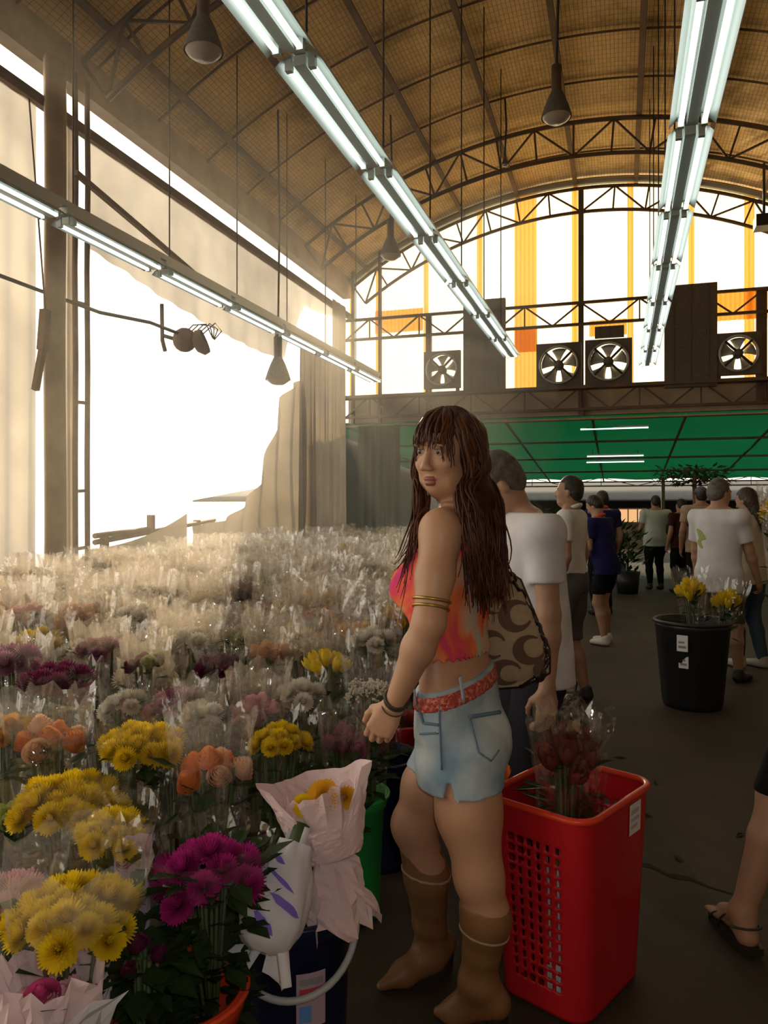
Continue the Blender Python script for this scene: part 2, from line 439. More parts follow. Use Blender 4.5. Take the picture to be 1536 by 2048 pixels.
# upper film all the way along, full-height films at the near end and in the far corner
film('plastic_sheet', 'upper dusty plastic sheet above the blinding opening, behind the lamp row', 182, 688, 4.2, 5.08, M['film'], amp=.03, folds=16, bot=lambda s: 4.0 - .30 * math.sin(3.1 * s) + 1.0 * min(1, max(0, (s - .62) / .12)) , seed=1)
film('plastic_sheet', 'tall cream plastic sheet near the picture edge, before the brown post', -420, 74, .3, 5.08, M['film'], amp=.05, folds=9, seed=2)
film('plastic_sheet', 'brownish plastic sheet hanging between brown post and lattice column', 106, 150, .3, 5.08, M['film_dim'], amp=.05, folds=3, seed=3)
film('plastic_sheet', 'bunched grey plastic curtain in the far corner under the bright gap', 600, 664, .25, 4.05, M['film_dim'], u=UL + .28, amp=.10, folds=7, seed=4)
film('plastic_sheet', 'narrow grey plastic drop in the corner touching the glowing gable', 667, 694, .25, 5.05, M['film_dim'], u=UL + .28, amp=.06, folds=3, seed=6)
p = MB(); p.tube([(UL + .28, on_u(596, UL + .28), 4.07), (UL + .28, on_u(666, UL + .28), 4.07), (UL + .28, on_u(690, UL + .28), 4.07)], .02, 6); tag(p.build('curtain_rod', M['rust']), 'thin rod holding the bunched grey curtain in the far corner', 'rod')
def swag(s):
    return .25
# the drawn-aside curtain: its upper edge sweeps down towards the lattice column
rnd = random.Random(5); p = MB(); u_ = UL + .02; Ya, Yb = on_u(385, u_), on_u(606, u_)
edge = [(0, 1052), (.25, 1040), (.42, 1005), (.55, 960), (.66, 880), (.76, 800), (.88, 770), (1, 760)]
def fn(s, t):
    Y = Ya + (Yb - Ya) * s; d = depth(u_, Y)
    zt = zat(np.interp(s, [e[0] for e in edge], [e[1] for e in edge]), d)
    return (u_ + (.03 + .05 * s) * math.sin(38 * s + 1.5 * math.sin(4 * t)), Y, .25 + (zt - .25) * (1 - t))
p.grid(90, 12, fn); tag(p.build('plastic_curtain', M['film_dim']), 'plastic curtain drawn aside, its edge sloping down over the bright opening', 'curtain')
p = MB(); Ya, Yb = on_u(182, u_), on_u(385, u_)
# low wall outside the opening with the sunlit gap above it, railing
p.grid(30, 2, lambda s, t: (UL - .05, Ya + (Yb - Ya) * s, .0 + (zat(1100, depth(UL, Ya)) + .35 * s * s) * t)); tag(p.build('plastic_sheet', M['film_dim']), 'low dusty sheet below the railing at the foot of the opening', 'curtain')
rail = thing('railing', 'thin railing in the glare at the foot of the bright opening', 'railing', (UL - .3, on_u(300, UL - .3), 0))
for a, c in (((190, 1085), (430, 1040)), ((190, 1072), (300, 1058))):
    q = MB(); q.tube([onwall(*a, UL - .3), onwall(*c, UL - .3)], .03, 6); q.build('handrail', M['rust'], rail, world=True)
for x, y0 in ((303, 1030), (395, 1040), (210, 1070)):
    q = MB(); a = onwall(x, y0, UL - .3); q.bar(a, (a.x, a.y, 0), .07); q.build('post', M['rust'], rail, world=True)
# brown cloth-clad post and the lattice column
a0, a1 = on_u(70, UL), on_u(108, UL)
p = MB(); p.grid(8, 20, lambda s, t: (UL + .10 + .05 * math.sin(math.pi * s) + .01 * math.sin(9 * t), a0 + (a1 - a0) * (s * .8 + .1 * math.sin(3 * t)), 5.5 * t)); o = p.build('brown_post', M['post_cloth']); solid(o, .12)
tag(o, 'brown cloth-clad post standing against the plastic sheets', 'post')
lc = thing('lattice_column', 'slim lattice column with bright gaps beside the blinding opening', 'column', (UL + .15, on_u(163, UL), 0))
ya, yb = on_u(152, UL + .15), on_u(176, UL + .15)
for yy in (ya, yb):
    q = MB(); q.tube([(UL + .15, yy + .012 * math.sin(3 * z), z * .92) for z in range(7)], .026, 8); q.build('upright', M['rust'], lc, world=True)
for z in (.5, 1.0, 1.55, 2.4, 3.35, 4.25):
    q = MB(); q.bar((UL + .15, ya, z), (UL + .15, yb, z + .01), .03); q.build('rung', M['rust'], lc, world=True)
# long brace from the column head down along the lamps
p = MB(); a = onwall(152, 345, UL + .17); c = onwall(440, 590, UL + .05); p.bar(a, c, .05); tag(p.build('diagonal_brace', M['rust']), 'brown brace slanting down behind the side lamp row', 'brace')
# knee brace board on the near sheet
p = MB(); a = onwall(92, 620, UL + .2); c = onwall(86, 700, UL + .2); e = onwall(72, 780, UL + .2); p.bar(a, c, .07); p.bar(c, e, .05); p.tube([a, (UL + .02, a.y, 5.09)], .008, 5); tag(p.build('wooden_batten', M['rust']), 'dark batten hanging on the brownish sheet beside the post', 'batten')
# cable sagging to the hanging fan
cb = [P(-30, 540, 6.0), P(90, 585, 6.9), P(200, 625, 7.3), P(300, 645, 7.7), P(370, 672, 8.1)]
p = MB(); p.tube(cb, .018, 6); tag(p.build('sagging_cable', M['cable']), 'dark cable sagging across the plastic sheets to the hanging fan', 'cable')
hf = thing('hanging_fan', 'small dark fan with a bent wire guard against the glare', 'fan', P(375, 680, 8.1), TH)
q = MB(); q.ball((-.03, 0, 0), (.13, .12, .13), 12, 8); q.build('motor', M['rust'], hf)
q = MB(); q.lathe([(.001, 0), (.08, .02), (.14, .08), (.13, .14)], 14, (.06, 0, -.06), Matrix.Rotation(1.2, 3, 'Y')); q.build('hub', M['rust'], hf)
for k in range(5):
    q = MB(); q.tube([(-.05 + .05 * k, 0, .05), (.06 + .055 * k, .02 * k, .16 + .01 * k), (.2 + .035 * k, .03 * k, .17 - .012 * k), (.27, .02 * k, .02)], .007, 5); q.build('guard_wire', M['steel'], hf)
q = MB(); q.tube([(-.27, -.02, .38), (-.27, 0, .0), (-.24, 0, -.12)], .022, 6); q.build('bracket', M['steel'], hf)
q = MB(); q.tube([(-.27, 0, .05), (-.1, 0, .0)], .02, 6); q.build('arm', M['steel'], hf)

# ---- fluorescent rows
LZ = CAMZ + 2.2
def fixture(u, Y0, L, z, label, group, rods=True):
    t = thing('fluorescent_light', label, 'light', (u, Y0 + L / 2, z), 0, group)
    h = L / 2
    q = MB()   # reflector: shallow trough with sloping wings
    prof = [(-.125, -.045), (-.09, -.01), (-.04, .01), (.04, .01), (.09, -.01), (.125, -.045)]
    n = len(prof)
    vs = [(x, yy, zz) for yy in (-h, h) for x, zz in prof]; q.add(vs, [(k, k + 1, n + k + 1, n + k) for k in range(n - 1)])
    q.box((0, 0, -.02), (.06, L * .98, .05)); o = q.build('reflector', M['white_metal'], t)
    q = MB(); q.box((0, 0, .05), (.08, L + .02, .05)); q.build('housing', M['galv'], t)
    for s in (-1, 1):
        q = MB(); q.tube([(s * .062, -h + .05, -.045), (s * .062, h - .05, -.045)], .0145, 8); q.build('tube', M['tube'], t)
        for e in (-1, 1):
            c = MB(); c.box((s * .062, e * (h - .03), -.03), (.035, .03, .06)); c.build('lamp_holder', M['white_metal'], t)
    if rods:
        zt = roof_z(u) - z - .1
        q = MB(); q.tube([(0, -h + .1, .05), (0, -h + .1, zt)], .007, 5); q.build('hanger_rod', M['cable'], t)
    return t
ordn = ['first', 'second', 'third', 'fourth', 'fifth', 'sixth', 'seventh', 'eighth', 'ninth']
for u, Y1, n0, n1, pitch, row, z in ((-1.5, 3.39, -1, 5, 1.283, 'the lamp row that ends above the woman', LZ),
                                 (.385, 4.70, -2, 5, 1.283, 'the lamp row over the aisle', LZ),
                                 (-4.05, 4.77, -1, 5, 1.31, 'the side lamp row before the plastic sheets', LZ)):
    for i in range(n0, n1 + 1):
        fixture(u, Y1 + i * pitch, 1.2, z, 'twin-tube fluorescent light, %s from the camera in %s' % (ordn[i - n0], row), 'fluorescent lights in ' + row)
    q = MB(); q.bar((u, Y1 + n0 * pitch - .05, z + .105), (u, Y1 + (n1 + 1) * pitch, z + .105), .05); tag(q.build('lamp_trunking', M['galv']), 'grey metal trunking that carries ' + row, 'trunking')

# ---- bell lamps
M['lens'] = mat('frosted_lens', (.40, .34, .28), .25)
def bell(px, py, d, w, label):
    """px,py: centre of the mouth; w: mouth width in pixels"""
    r = w * d / F / 2; c = P(px, py, d); t = thing('bell_lamp', label, 'lamp', c, 0, 'bell lamps hanging from the roof')
    q = MB(); q.lathe([(r, 0), (r * .99, .02), (r * .86, r * .55), (r * .60, r * 1.25), (r * .36, r * 1.75), (r * .33, r * 1.8)], 28); q.build('shade', M['board'], t)
    q = MB(); q.lathe([(r * .33, r * 1.75), (r * .34, r * 3.4), (r * .28, r * 3.5), (.001, r * 3.52)], 20); q.build('housing', M['steel'], t)
    q = MB(); q.lathe([(.001, -r * .42), (r * .5, -r * .34), (r * .82, -r * .12), (r * .97, .01)], 24); q.build('lens', M['lens'], t)
    zt = roof_z(c.x) - c.z
    q = MB(); q.tube([(0, 0, r * 3.5), (.02, 0, (r * 3.5 + zt) / 2), (0, 0, zt)], .014, 6); q.build('cord', M['cable'], t)
bell(407, 104, 4.7, 78, 'big dark bell lamp hanging close overhead, nearest of the bell lamps')
bell(1113, 235, 7.2, 60, 'dark bell lamp on a long cord between the two lamp rows, before the truss')
bell(781, 512, 10.6, 42, 'small bell lamp low against the corner of the glowing gable')
bell(556, 760, 9.6, 50, 'washed-out bell lamp hanging in the glare of the plastic sheets')
bell(1010, 330, 10.8, 15, 'narrow little dark lamp hanging under the truss before the gable')
b = MB(); c = P(1528, 445, 11.5); b.box(c, (.26, .3, .18)); b.tube([c + Vector((.0, 0, .1)), c + Vector((0, 0, .9))], .02, 6); tag(b.build('box_speaker', M['black']), 'small black box fixed to the truss at the picture edge', 'speaker')

# ---- beyond the gable: green net canopy
can = thing('green_canopy', 'green shade-net canopy sloping away behind the gable', 'canopy', (0, 18, 2.6))
YC0, YC1 = YF + .3, 24.0
def cz(Y): d = Y; return 3.08 + (2.22 - 3.08) * (Y - YC0) / (YC1 - YC0)
q = MB(); q.grid(60, 20, lambda s, t: (UL - .7 + 18.7 * s, YC0 + (YC1 - YC0) * t, cz(YC0 + (YC1 - YC0) * t) + .05 * math.sin(s * 60) * math.sin(t * 12) - .04 * math.sin(math.pi * ((t * 4) % 1)))); q.build('net', M['net'], can, world=True)
for k in range(12):
    u = -5.3 + k * 1.6; q = MB(); q.tube([(u, YC0, cz(YC0) - .06), (u, YC1, cz(YC1) - .06)], .025, 6); q.build('rafter', M['steel'], can, world=True)
for k in range(5):
    Y = YC0 + (YC1 - YC0) * k / 4; q = MB(); q.tube([(UL - .7, Y, cz(Y) - .08), (13, Y, cz(Y) - .08)], .025, 6); q.build('purlin', M['steel'], can, world=True)
for u in (-3.0, 1.2, 5.4):
    q = MB(); q.bar((u, YC1, 0), (u, YC1, cz(YC1)), .10); q.build('post', M['steel'], can, world=True)
girder(2.02, 2.28, 'thin dark girder along the far edge of the green canopy', .03, YC1 + .1, UL - .7, 13)
for px, py, w, lab in ((1228, 857, 130, 'thin tube light glowing under the green canopy, the highest one'), (1230, 912, 108, 'thin tube light under the green canopy, in the middle'), (1230, 924, 110, 'thin tube light under the green canopy, the lowest one')):
    d = min(np.arange(14.6, 24, .05), key=lambda q: abs(zat(py, q) - (cz(P(px, py, q).y) - .20))); c = P(px, py, d); h = w * d / F / 2; t = thing('tube_light', lab, 'light', c, 0, 'tube lights under the green canopy')
    q = MB(); q.tube([(-h, 0, 0), (h, 0, 0)], .012, 6); q.build('tube', emit_mat('dim_tube', (.6, .95, .75), 3.0), t)
    q = MB(); q.box((0, 0, .035), (2 * h, .05, .03)); q.build('batten', M['white_metal'], t)
    q = MB(); q.tube([(-h * .8, 0, .05), (-h * .8, 0, cz(c.y) - c.z - .05)], .006, 5); q.tube([(h * .8, 0, .05), (h * .8, 0, cz(c.y) - c.z - .05)], .006, 5); q.build('hanger_wire', M['cable'], t)
# neighbouring dark market hall behind the crowd
M['slate'] = mat('grey_roofing', (.026, .030, .034), .9); M['dark_wall'] = mat('dark_wall', (.05, .048, .04), .8, noise=(3, (.07, .065, .05)))
q = MB(); q.box((3, 33, 1.0), (40, .3, 2.0)); tag(q.build('market_wall', M['dark_wall']), 'dark wall of the neighbouring hall behind the crowd', 'wall')
q = MB(); q.grid(2, 2, lambda s, t: (-16 + 40 * s, 26 + 6.8 * t, 1.60 + .74 * t)); o = q.build('shed_roof', M['slate']); solid(o, .06); tag(o, 'low grey shed roof beyond the green canopy', 'roof')
for k, u in enumerate((-5, -1, 4, 9)):
    q = MB(); q.bar((u, 26.2, 0), (u, 26.2, 1.62), .12); tag(q.build('shed_post', M['steel']), 'dark post under the low grey shed roof behind the crowd', 'post', 'posts of the shed roof')
# side walls added to darken the covered yard behind the gable
for x, nm in ((UL - .9, 'wall_blocker_west'), (13.2, 'wall_blocker_east')):
    q = MB(); q.box((x, 23.6, 1.6), (.2, 18.6, 3.2)); struct(q.build(nm, M['dark_wall']))
# drop of dark green net that closes the yard near the curtains
u1 = on_Y(806, YF + .4)
q = MB(); q.grid(50, 8, lambda s, t: (UL + .1 + (u1 - UL - .1) * s, YF + .22 + .05 * math.sin(s * 34), 3.0 * t)); tag(q.build('net_drop', M['net_dark']), 'dark olive net hanging beneath the gable beside the curtains', 'net')
# ------------------------------------------------------------------ flowers
def fm(name, c, c2=None):
    m = bpy.data.materials.new(name); m.use_nodes = True; nt = m.node_tree; b = nt.nodes['Principled BSDF']
    b.inputs['Base Color'].default_value = (*c, 1); b.inputs['Roughness'].default_value = .7; b.inputs['Specular IOR Level'].default_value = .2
    n = nt.nodes.new('ShaderNodeTexNoise'); n.inputs['Scale'].default_value = 30; tc = nt.nodes.new('ShaderNodeTexCoord')
    nt.links.new(tc.outputs['Object'], n.inputs['Vector']); r = nt.nodes.new('ShaderNodeValToRGB')
    r.color_ramp.elements[0].color = (*c, 1); r.color_ramp.elements[1].color = (*(c2 or [x * .75 for x in c]), 1)
    nt.links.new(n.outputs['Fac'], r.inputs['Fac']); nt.links.new(r.outputs[0], b.inputs['Base Color'])
    t = nt.nodes.new('ShaderNodeBsdfTranslucent'); t.inputs[0].default_value = (*c, 1); mx = nt.nodes.new('ShaderNodeMixShader'); mx.inputs[0].default_value = .3
    nt.links.new(b.outputs[0], mx.inputs[1]); nt.links.new(t.outputs[0], mx.inputs[2]); nt.links.new(mx.outputs[0], nt.nodes['Material Output'].inputs['Surface'])
    return m
C = {'yellow': fm('yellow_petal', (.82, .62, .02), (.70, .50, .01)), 'white': fm('white_petal', (.78, .74, .64), (.66, .63, .54)),
     'cream': fm('cream_petal', (.78, .68, .50), (.68, .58, .40)), 'magenta': fm('magenta_petal', (.50, .03, .24), (.36, .015, .16)),
     'plum': fm('plum_petal', (.20, .03, .09), (.13, .02, .06)), 'mauve': fm('mauve_petal', (.42, .17, .26), (.32, .11, .18)),
     'pink': fm('pink_petal', (.75, .38, .45), (.8, .52, .55)), 'orange': fm('orange_petal', (.80, .28, .04), (.70, .18, .03)),
     'peach': fm('peach_petal', (.78, .50, .32), (.7, .4, .25)), 'gold': fm('gold_petal', (.80, .48, .04), (.7, .36, .03)), 'rust': fm('rust_petal', (.22, .05, .025), (.14, .03, .02)),
     'lime': fm('lime_petal', (.45, .52, .16), (.35, .42, .10))}
M['leaf'] = fm('leaf', (.035, .065, .02), (.02, .04, .012)); M['stem'] = mat('stem', (.05, .08, .025), .6)
CEL = [cello_mat('cellophane', .89, gloss_share=.75, rough=.06), cello_mat('milky_cellophane', .80, haze=(.70, .60, .48), gloss_share=.50, rough=.12), cello_mat('clear_cellophane', .925, gloss_share=.92, rough=.05)]
M['paper_pink'] = sheet_mat('pale_pink_paper', (.80, .62, .62), (.80, .63, .64), 0, .8, None)
M['paper_white'] = sheet_mat('white_paper', (.75, .73, .78), (.76, .75, .80), 0, .8, None)
M['purple_ink'] = mat('purple_print', (.18, .12, .52), .7)

def bloom_mesh(kind, m, seed, hi=False):
    """one flower head of unit radius, facing +z"""
    rnd = random.Random(seed); b = MB()
    if kind == 'mum':
        N = 230 if hi else 60
        for k in range(N):
            f = (k + .5) / N; th = math.acos(1 - 1.45 * f); ph = k * 2.39996
            n = Vector((math.sin(th) * math.cos(ph), math.sin(th) * math.sin(ph), math.cos(th)))
            t = n.cross(Vector((0, 0, 1))); t = t.normalized() if t.length > .01 else Vector((1, 0, 0))
            up = t.cross(n); L = rnd.uniform(.86, 1.06); w = (.075 if hi else .17) * (1 + f * .3); lift = Vector((0, 0, .16 * f))
            cu = n + up * .12
            p0 = n * .25; p1 = cu * (L * .72) + lift; p2 = cu * L + lift + n.cross(t) * .05
            b.add([p0 - t * w * .5, p0 + t * w * .5, p1 + t * w, p1 - t * w, p2 + up * .10 + t * w * .35, p2 + up * .10 - t * w * .35], [(0, 1, 2, 3), (3, 2, 4, 5)], 0, True)
    elif kind == 'rose':
        for ring, (n, r0, r1, z0, z1) in enumerate(((4, .16, .26, 0, .70), (5, .28, .40, -.08, .66), (5, .40, .54, -.16, .58), (6, .52, .70, -.22, .48), (6, .64, .86, -.28, .34), (7, .72, 1.0, -.34, .18))):
            if ring == 0: b.ball((0, 0, .22), (.30, .30, .42), 10, 7)
            for k in range(n):
                a0 = 2 * math.pi * (k + .37 * ring) / n; sp = 2 * math.pi / n * .80
                def fn(s, t, a0=a0, sp=sp, r0=r0, r1=r1, z0=z0, z1=z1):
                    a = a0 + (s - .5) * 2 * sp; e = 1 - (2 * s - 1) ** 4 * .25; r = r0 + (r1 - r0) * t ** 1.3
                    return (r * math.cos(a), r * math.sin(a), z0 - .25 + (z1 + .25) * t * e)
                b.grid(4, 3, fn)
    elif kind == 'tulip':
        for k in range(6):
            a0 = 2 * math.pi * k / 6
            def fn(s, t, a0=a0):
                a = a0 + (s - .5) * 1.3 * math.sin(math.pi * (.18 + .72 * t)); r = .62 * math.sin(math.pi * (.1 + .62 * t)); return (r * math.cos(a), r * math.sin(a), -.8 + 1.8 * t)
            b.grid(4, 5, fn)
    elif kind == 'spray':    # many tiny heads
        for k in range(60 if hi else 26):
            th = math.acos(1 - 1.3 * rnd.random()); ph = rnd.uniform(0, 6.28); r = rnd.uniform(.7, 1.05)
            c = Vector((math.sin(th) * math.cos(ph), math.sin(th) * math.sin(ph), math.cos(th))) * r; b.ball(c, rnd.uniform(.07, .13), 6, 4)
    me = bpy.data.meshes.new('flower_head'); me.from_pydata(b.v, [], b.f); me.materials.append(m)
    me.polygons.foreach_set('use_smooth', b.s); return me
BM = {}
def bloom(kind, col, hi=False):
    k = (kind, col, hi)
    if k not in BM: BM[k] = [bloom_mesh(kind, C[col], s, hi) for s in (1, 2)]
    return random.choice(BM[k])
def wrap_mesh(R, z0, L, top, m, seed, flare=.02, crump=.009, name='cellophane_sleeve', n=36, jag=.022, neck=.035):
    """sleeve open at the top: cone from the neck to the flowers, jagged rim"""
    rnd = random.Random(seed); k = 11; fold = [rnd.uniform(-1, 1) for _ in range(n)]; ph = rnd.uniform(0, 6)
    rim = [rnd.uniform(-jag, jag) for _ in range(n)]
    b = MB(); vs = []
    for j in range(k + 1):
        t = j / k
        for i in range(n):
            a = 2 * math.pi * i / n
            z = z0 + (L + top + rim[i] - z0) * t
            f = min(1, max(0, (z - z0) / (L - z0)))
            r = neck + (R * 1.08 - neck) * f ** .75
            if z > L: r += flare * (z - L) / max(top, .01)
            r += crump * (fold[i] * (.3 + t) + .8 * math.sin(5 * a + 4 * t + ph) * t + rnd.uniform(-.5, .5))
            vs.append((r * math.cos(a), r * math.sin(a), z))
    fs = [(j * n + i, j * n + (i + 1) % n, (j + 1) * n + (i + 1) % n, (j + 1) * n + i) for j in range(k) for i in range(n)]
    me = bpy.data.meshes.new(name); me.from_pydata(vs, [], fs); me.materials.append(m); return me
def add(me, name, parent, loc=(0, 0, 0), rot=None, sc=1):
    o = bpy.data.objects.new(name, me); COL.objects.link(o); o.parent = parent; o.location = loc
    if rot is not None: o.rotation_euler = rot
    o.scale = (sc, sc, sc) if not hasattr(sc, '__len__') else sc
    return o
def stems_leaves(root, R, L, seed, leaves=26, lm=None, lz=.50, lr=1.0):
    rnd = random.Random(seed); b = MB()
    for k in range(9):
        a = rnd.uniform(0, 6.28); r = R * .7 * math.sqrt(rnd.random())
        b.tube([(r * .25 * math.cos(a), r * .25 * math.sin(a), 0), (r * .3 * math.cos(a), r * .3 * math.sin(a), L * .45), (r * math.cos(a), r * math.sin(a), L - .02)], .005, 5)
    b.build('stem_bundle', M['stem'], root)
    b = MB()
    for k in range(leaves):
        a = rnd.uniform(0, 6.28); z = L * rnd.uniform(lz, .97); rr = lr * R * (.3 + .65 * (z / L) ** 2) * rnd.uniform(.5, 1.0)
        c = Vector((rr * math.cos(a), rr * math.sin(a), z)); o = Vector((math.cos(a), math.sin(a), rnd.uniform(-.2, .9))).normalized(); s = o.cross(Vector((0, 0, 1))).normalized(); w = rnd.uniform(.016, .028); l = rnd.uniform(.06, .10)
        b.add([c - s * w * .3, c + s * w * .3, c + o * l * .5 + s * w, c + o * l + Vector((0, 0, -.01)), c + o * l * .5 - s * w], [(0, 1, 2, 3, 4)], 0)
    b.build('foliage', lm or M['leaf'], root)
def bunch(kind, col, R, L, n, rb, seed, label, wrap=0, top=.10, hi=False, group=None, dome=.55, col2=None, cat='bouquet', name='flower_bouquet', wz=.40, leaves=26, flare=.015, crump=.009, bl_name='flower_head', lz=.50, lr=1.0):
    """bouquet standing on z = 0, flower heads round height L"""
    rnd = random.Random(seed); random.seed(seed)
    t = thing(name, label, cat, (0, 0, 0), 0, group)
    for k in range(n):
        f = (k + .35) / n; r = R * .92 * math.sqrt(f); a = k * 2.39996 + rnd.uniform(-.2, .2)
        z = L - R * dome * (r / R) ** 2 + rnd.uniform(-.012, .012)
        c = col2 if (col2 and rnd.random() < .3) else col
        til = (r / R) * .9
        add(bloom(kind, c, hi), bl_name, t, (r * math.cos(a), r * math.sin(a), z), Matrix.Rotation(a, 3, 'Z').to_4x4().to_3x3().__matmul__(Matrix.Rotation(til, 3, 'Y')).to_euler(), rb * rnd.uniform(.9, 1.1))
    stems_leaves(t, R, L, seed, leaves, lz=lz, lr=lr)
    if wrap is not None:
        m = CEL[wrap] if isinstance(wrap, int) else wrap
        add(wrap_mesh(R, L * wz, L, top, m, seed, flare, crump), 'cellophane_sleeve' if isinstance(wrap, int) else 'paper_wrap', t)
    return t
def stand(t, top_px, top_py, d, L, lean=0.0, lean_dir=0.0, spin=0.0):
    """stand the bouquet on the floor so that its flower heads come to the pixel at depth d"""
    q = P(top_px, top_py, d); R = Matrix.Rotation(lean_dir, 3, 'Z') @ Matrix.Rotation(lean, 3, 'Y') @ Matrix.Rotation(spin - lean_dir, 3, 'Z')
    off = R @ Vector((0, 0, L)); t.rotation_euler = R.to_euler(); t.location = (q.x - off.x, q.y - off.y, q.z - off.z)
    return t
def zt(py, d): return zat(py, d)
near_spots = []
def near(px, py, d, kind, col, R, n, rb, label, base=.0, **kw):
    if kind == 'mum' and col in ('yellow', 'gold'): n, rb = int(n * 2.0), rb * .74
    L = zat(py, d) - base; near_spots.append((P(px, py, d), R)); sp = kw.pop('lean', 0.0); ld = kw.pop('lean_dir', 0.0)
    t = bunch(kind, col, R, L, n, rb, int(px * 7 + py), label, hi=True, **kw)
    return stand(t, px, py, d, L, sp, ld, px * .1)

# ---- nearest bouquets, one by one (flowers at the pixel, depth in metres)
near(150, 1790, 1.56, 'mum', 'yellow', .125, 13, .052, 'big round bunch of yellow chrysanthemums behind the pink wrapped bouquet in the near corner', top=.10, wrap=0)
near(135, 1575, 1.98, 'mum', 'yellow', .135, 14, .056, 'round bunch of yellow chrysanthemums below the orange roses at the picture edge', top=.06, wrap=2)
near(285, 1470, 2.16, 'mum', 'yellow', .115, 12, .052, 'bright yellow chrysanthemum bunch in the middle of the front rows, before the white tuft', top=.08, wrap=2)
near(225, 1650, 1.80, 'mum', 'yellow', .085, 8, .045, 'smaller yellow chrysanthemum bunch squeezed above the big round one', top=.05, wrap=2)
near(560, 1465, 2.28, 'mum', 'yellow', .085, 10, .04, 'feathery yellow bunch just behind the pink crinkled paper bouquet', top=.05, wrap=2)
near(425, 1705, 1.72, 'mum', 'magenta', .125, 16, .044, 'magenta chrysanthemum bunch with dark foliage in the orange-red bucket', top=.04, wrap=2, dome=.75, leaves=200, wz=.25, lz=.38, lr=1.05)
near(290, 1885, 1.60, 'rose', 'plum', .06, 4, .022, 'dark leafy bunch low in the orange-red bucket beside the magenta flowers', top=.01, wrap=None, leaves=190, lz=.45, lr=1.3)
near(95, 1455, 2.22, 'rose', 'orange', .11, 8, .04, 'orange roses in an open clear sleeve at the picture edge', top=.10, wrap=0, col2='peach')
near(425, 1515, 2.06, 'rose', 'orange', .10, 8, .038, 'orange roses in cellophane between two yellow bunches', top=.13, wrap=0, col2='peach')
near(10, 1450, 2.25, 'mum', 'gold', .08, 7, .04, 'golden bunch cut by the picture edge beside orange roses', top=.06, wrap=2)
near(8, 1790, 1.66, 'mum', 'pink', .10, 8, .05, 'dusty pink bunch cut by the picture edge beside yellow chrysanthemums', top=.08, wrap=0)
near(600, 1375, 2.55, 'mum', 'white', .075, 8, .036, 'white chrysanthemum bunch under the yellow tulips', top=.04, wrap=2)
near(740, 1378, 2.60, 'spray', 'white', .075, 7, .042, 'white filler-flower bunch with dark foliage beside the woman\'s forearm', top=.10, wrap=0, leaves=50)
near(655, 1315, 2.85, 'tulip', 'yellow', .085, 9, .034, 'yellow tulips in cellophane beside the glinting sleeve', top=.14, wrap=0)
near(690, 1465, 2.42, 'rose', 'mauve', .07, 6, .035, 'dusty rose bunch in brownish wrap behind the woman\'s hand', top=.08, wrap=1)
near(120, 1350, 2.62, 'mum', 'plum', .125, 10, .05, 'dark plum bunch beside the upright dark sleeve in the second row', top=.03, wrap=2, col2='mauve')
near(20, 1310, 2.85, 'mum', 'mauve', .12, 9, .05, 'mauve bunch at the picture edge behind the plum flowers', top=.07, wrap=0)
near(350, 1395, 2.46, 'mum', 'mauve', .085, 10, .036, 'dusky magenta bunch between two white tufts', top=.05, wrap=2, col2='plum')
near(440, 1325, 2.82, 'mum', 'plum', .075, 8, .036, 'plum bunch standing between pale cellophane sleeves', top=.06, wrap=0, col2='magenta')
near(250, 1395, 2.50, 'mum', 'white', .065, 8, .034, 'white tuft of chrysanthemums above the bright yellow bunch', top=.05, wrap=2)
near(405, 1420, 2.40, 'mum', 'white', .06, 7, .034, 'small white bunch behind the orange roses in cellophane', top=.10, wrap=0)
near(520, 1405, 2.50, 'rose', 'pink', .08, 7, .036, 'pale pink roses under cellophane behind the feathery yellow bunch', top=.12, wrap=1)
near(295, 1310, 2.75, 'rose', 'plum', .07, 6, .032, 'upright dark sleeve of unopened flowers above the white tuft', top=.08, wrap=1, col2='lime')
near(748, 1270, 3.05, 'mum', 'white', .085, 8, .04, 'bunch in glinting clear cellophane against the woman\'s arm', top=.22, wrap=2, crump=.03)
near(540, 1290, 3.00, 'rose', 'peach', .09, 8, .036, 'peach roses in hazy cellophane beside the yellow tulips', top=.14, wrap=1)
near(200, 1290, 3.05, 'mum', 'mauve', .09, 8, .04, 'brownish mauve bunch behind the plum flowers', top=.10, wrap=1)
near(20, 1620, 1.98, 'rose', 'lime', .05, 5, .03, 'dark leafy bunch at the picture edge beside yellow chrysanthemums', top=.02, wrap=2, leaves=60)

# pink rose bouquet in white-pink paper, nearest corner
def paper(t, R, z0, L, top, m, seed, flare, crump=.02, jag=.04, n=36, name='paper_wrap', neck=.04):
    o = add(wrap_mesh(R, z0, L, top, m, seed, flare, crump, name, n, jag, neck), name, t); return o
t = bunch('rose', 'pink', .06, .42, 6, .034, 77, 'pink rose wrapped in torn white-pink paper, nearest corner of the stall', None, hi=True)
stand(t, 105, 1985, 1.46, .42, .05, 2.0, .4); near_spots.append((P(105, 1985, 1.46), .1))
paper(t, .085, .20, .42, .05, M['paper_pink'], 4, .01, .012, .02); paper(t, .10, .15, .40, .02, M['paper_white'], 9, .015, .012, .025)
C['hotpink'] = fm('hot_pink_petal', (.70, .10, .30), (.62, .08, .24)); add(bloom('rose', 'hotpink', True), 'flower_head', t, (-.012, -.03, .435), (.5, 0, 0), .036)
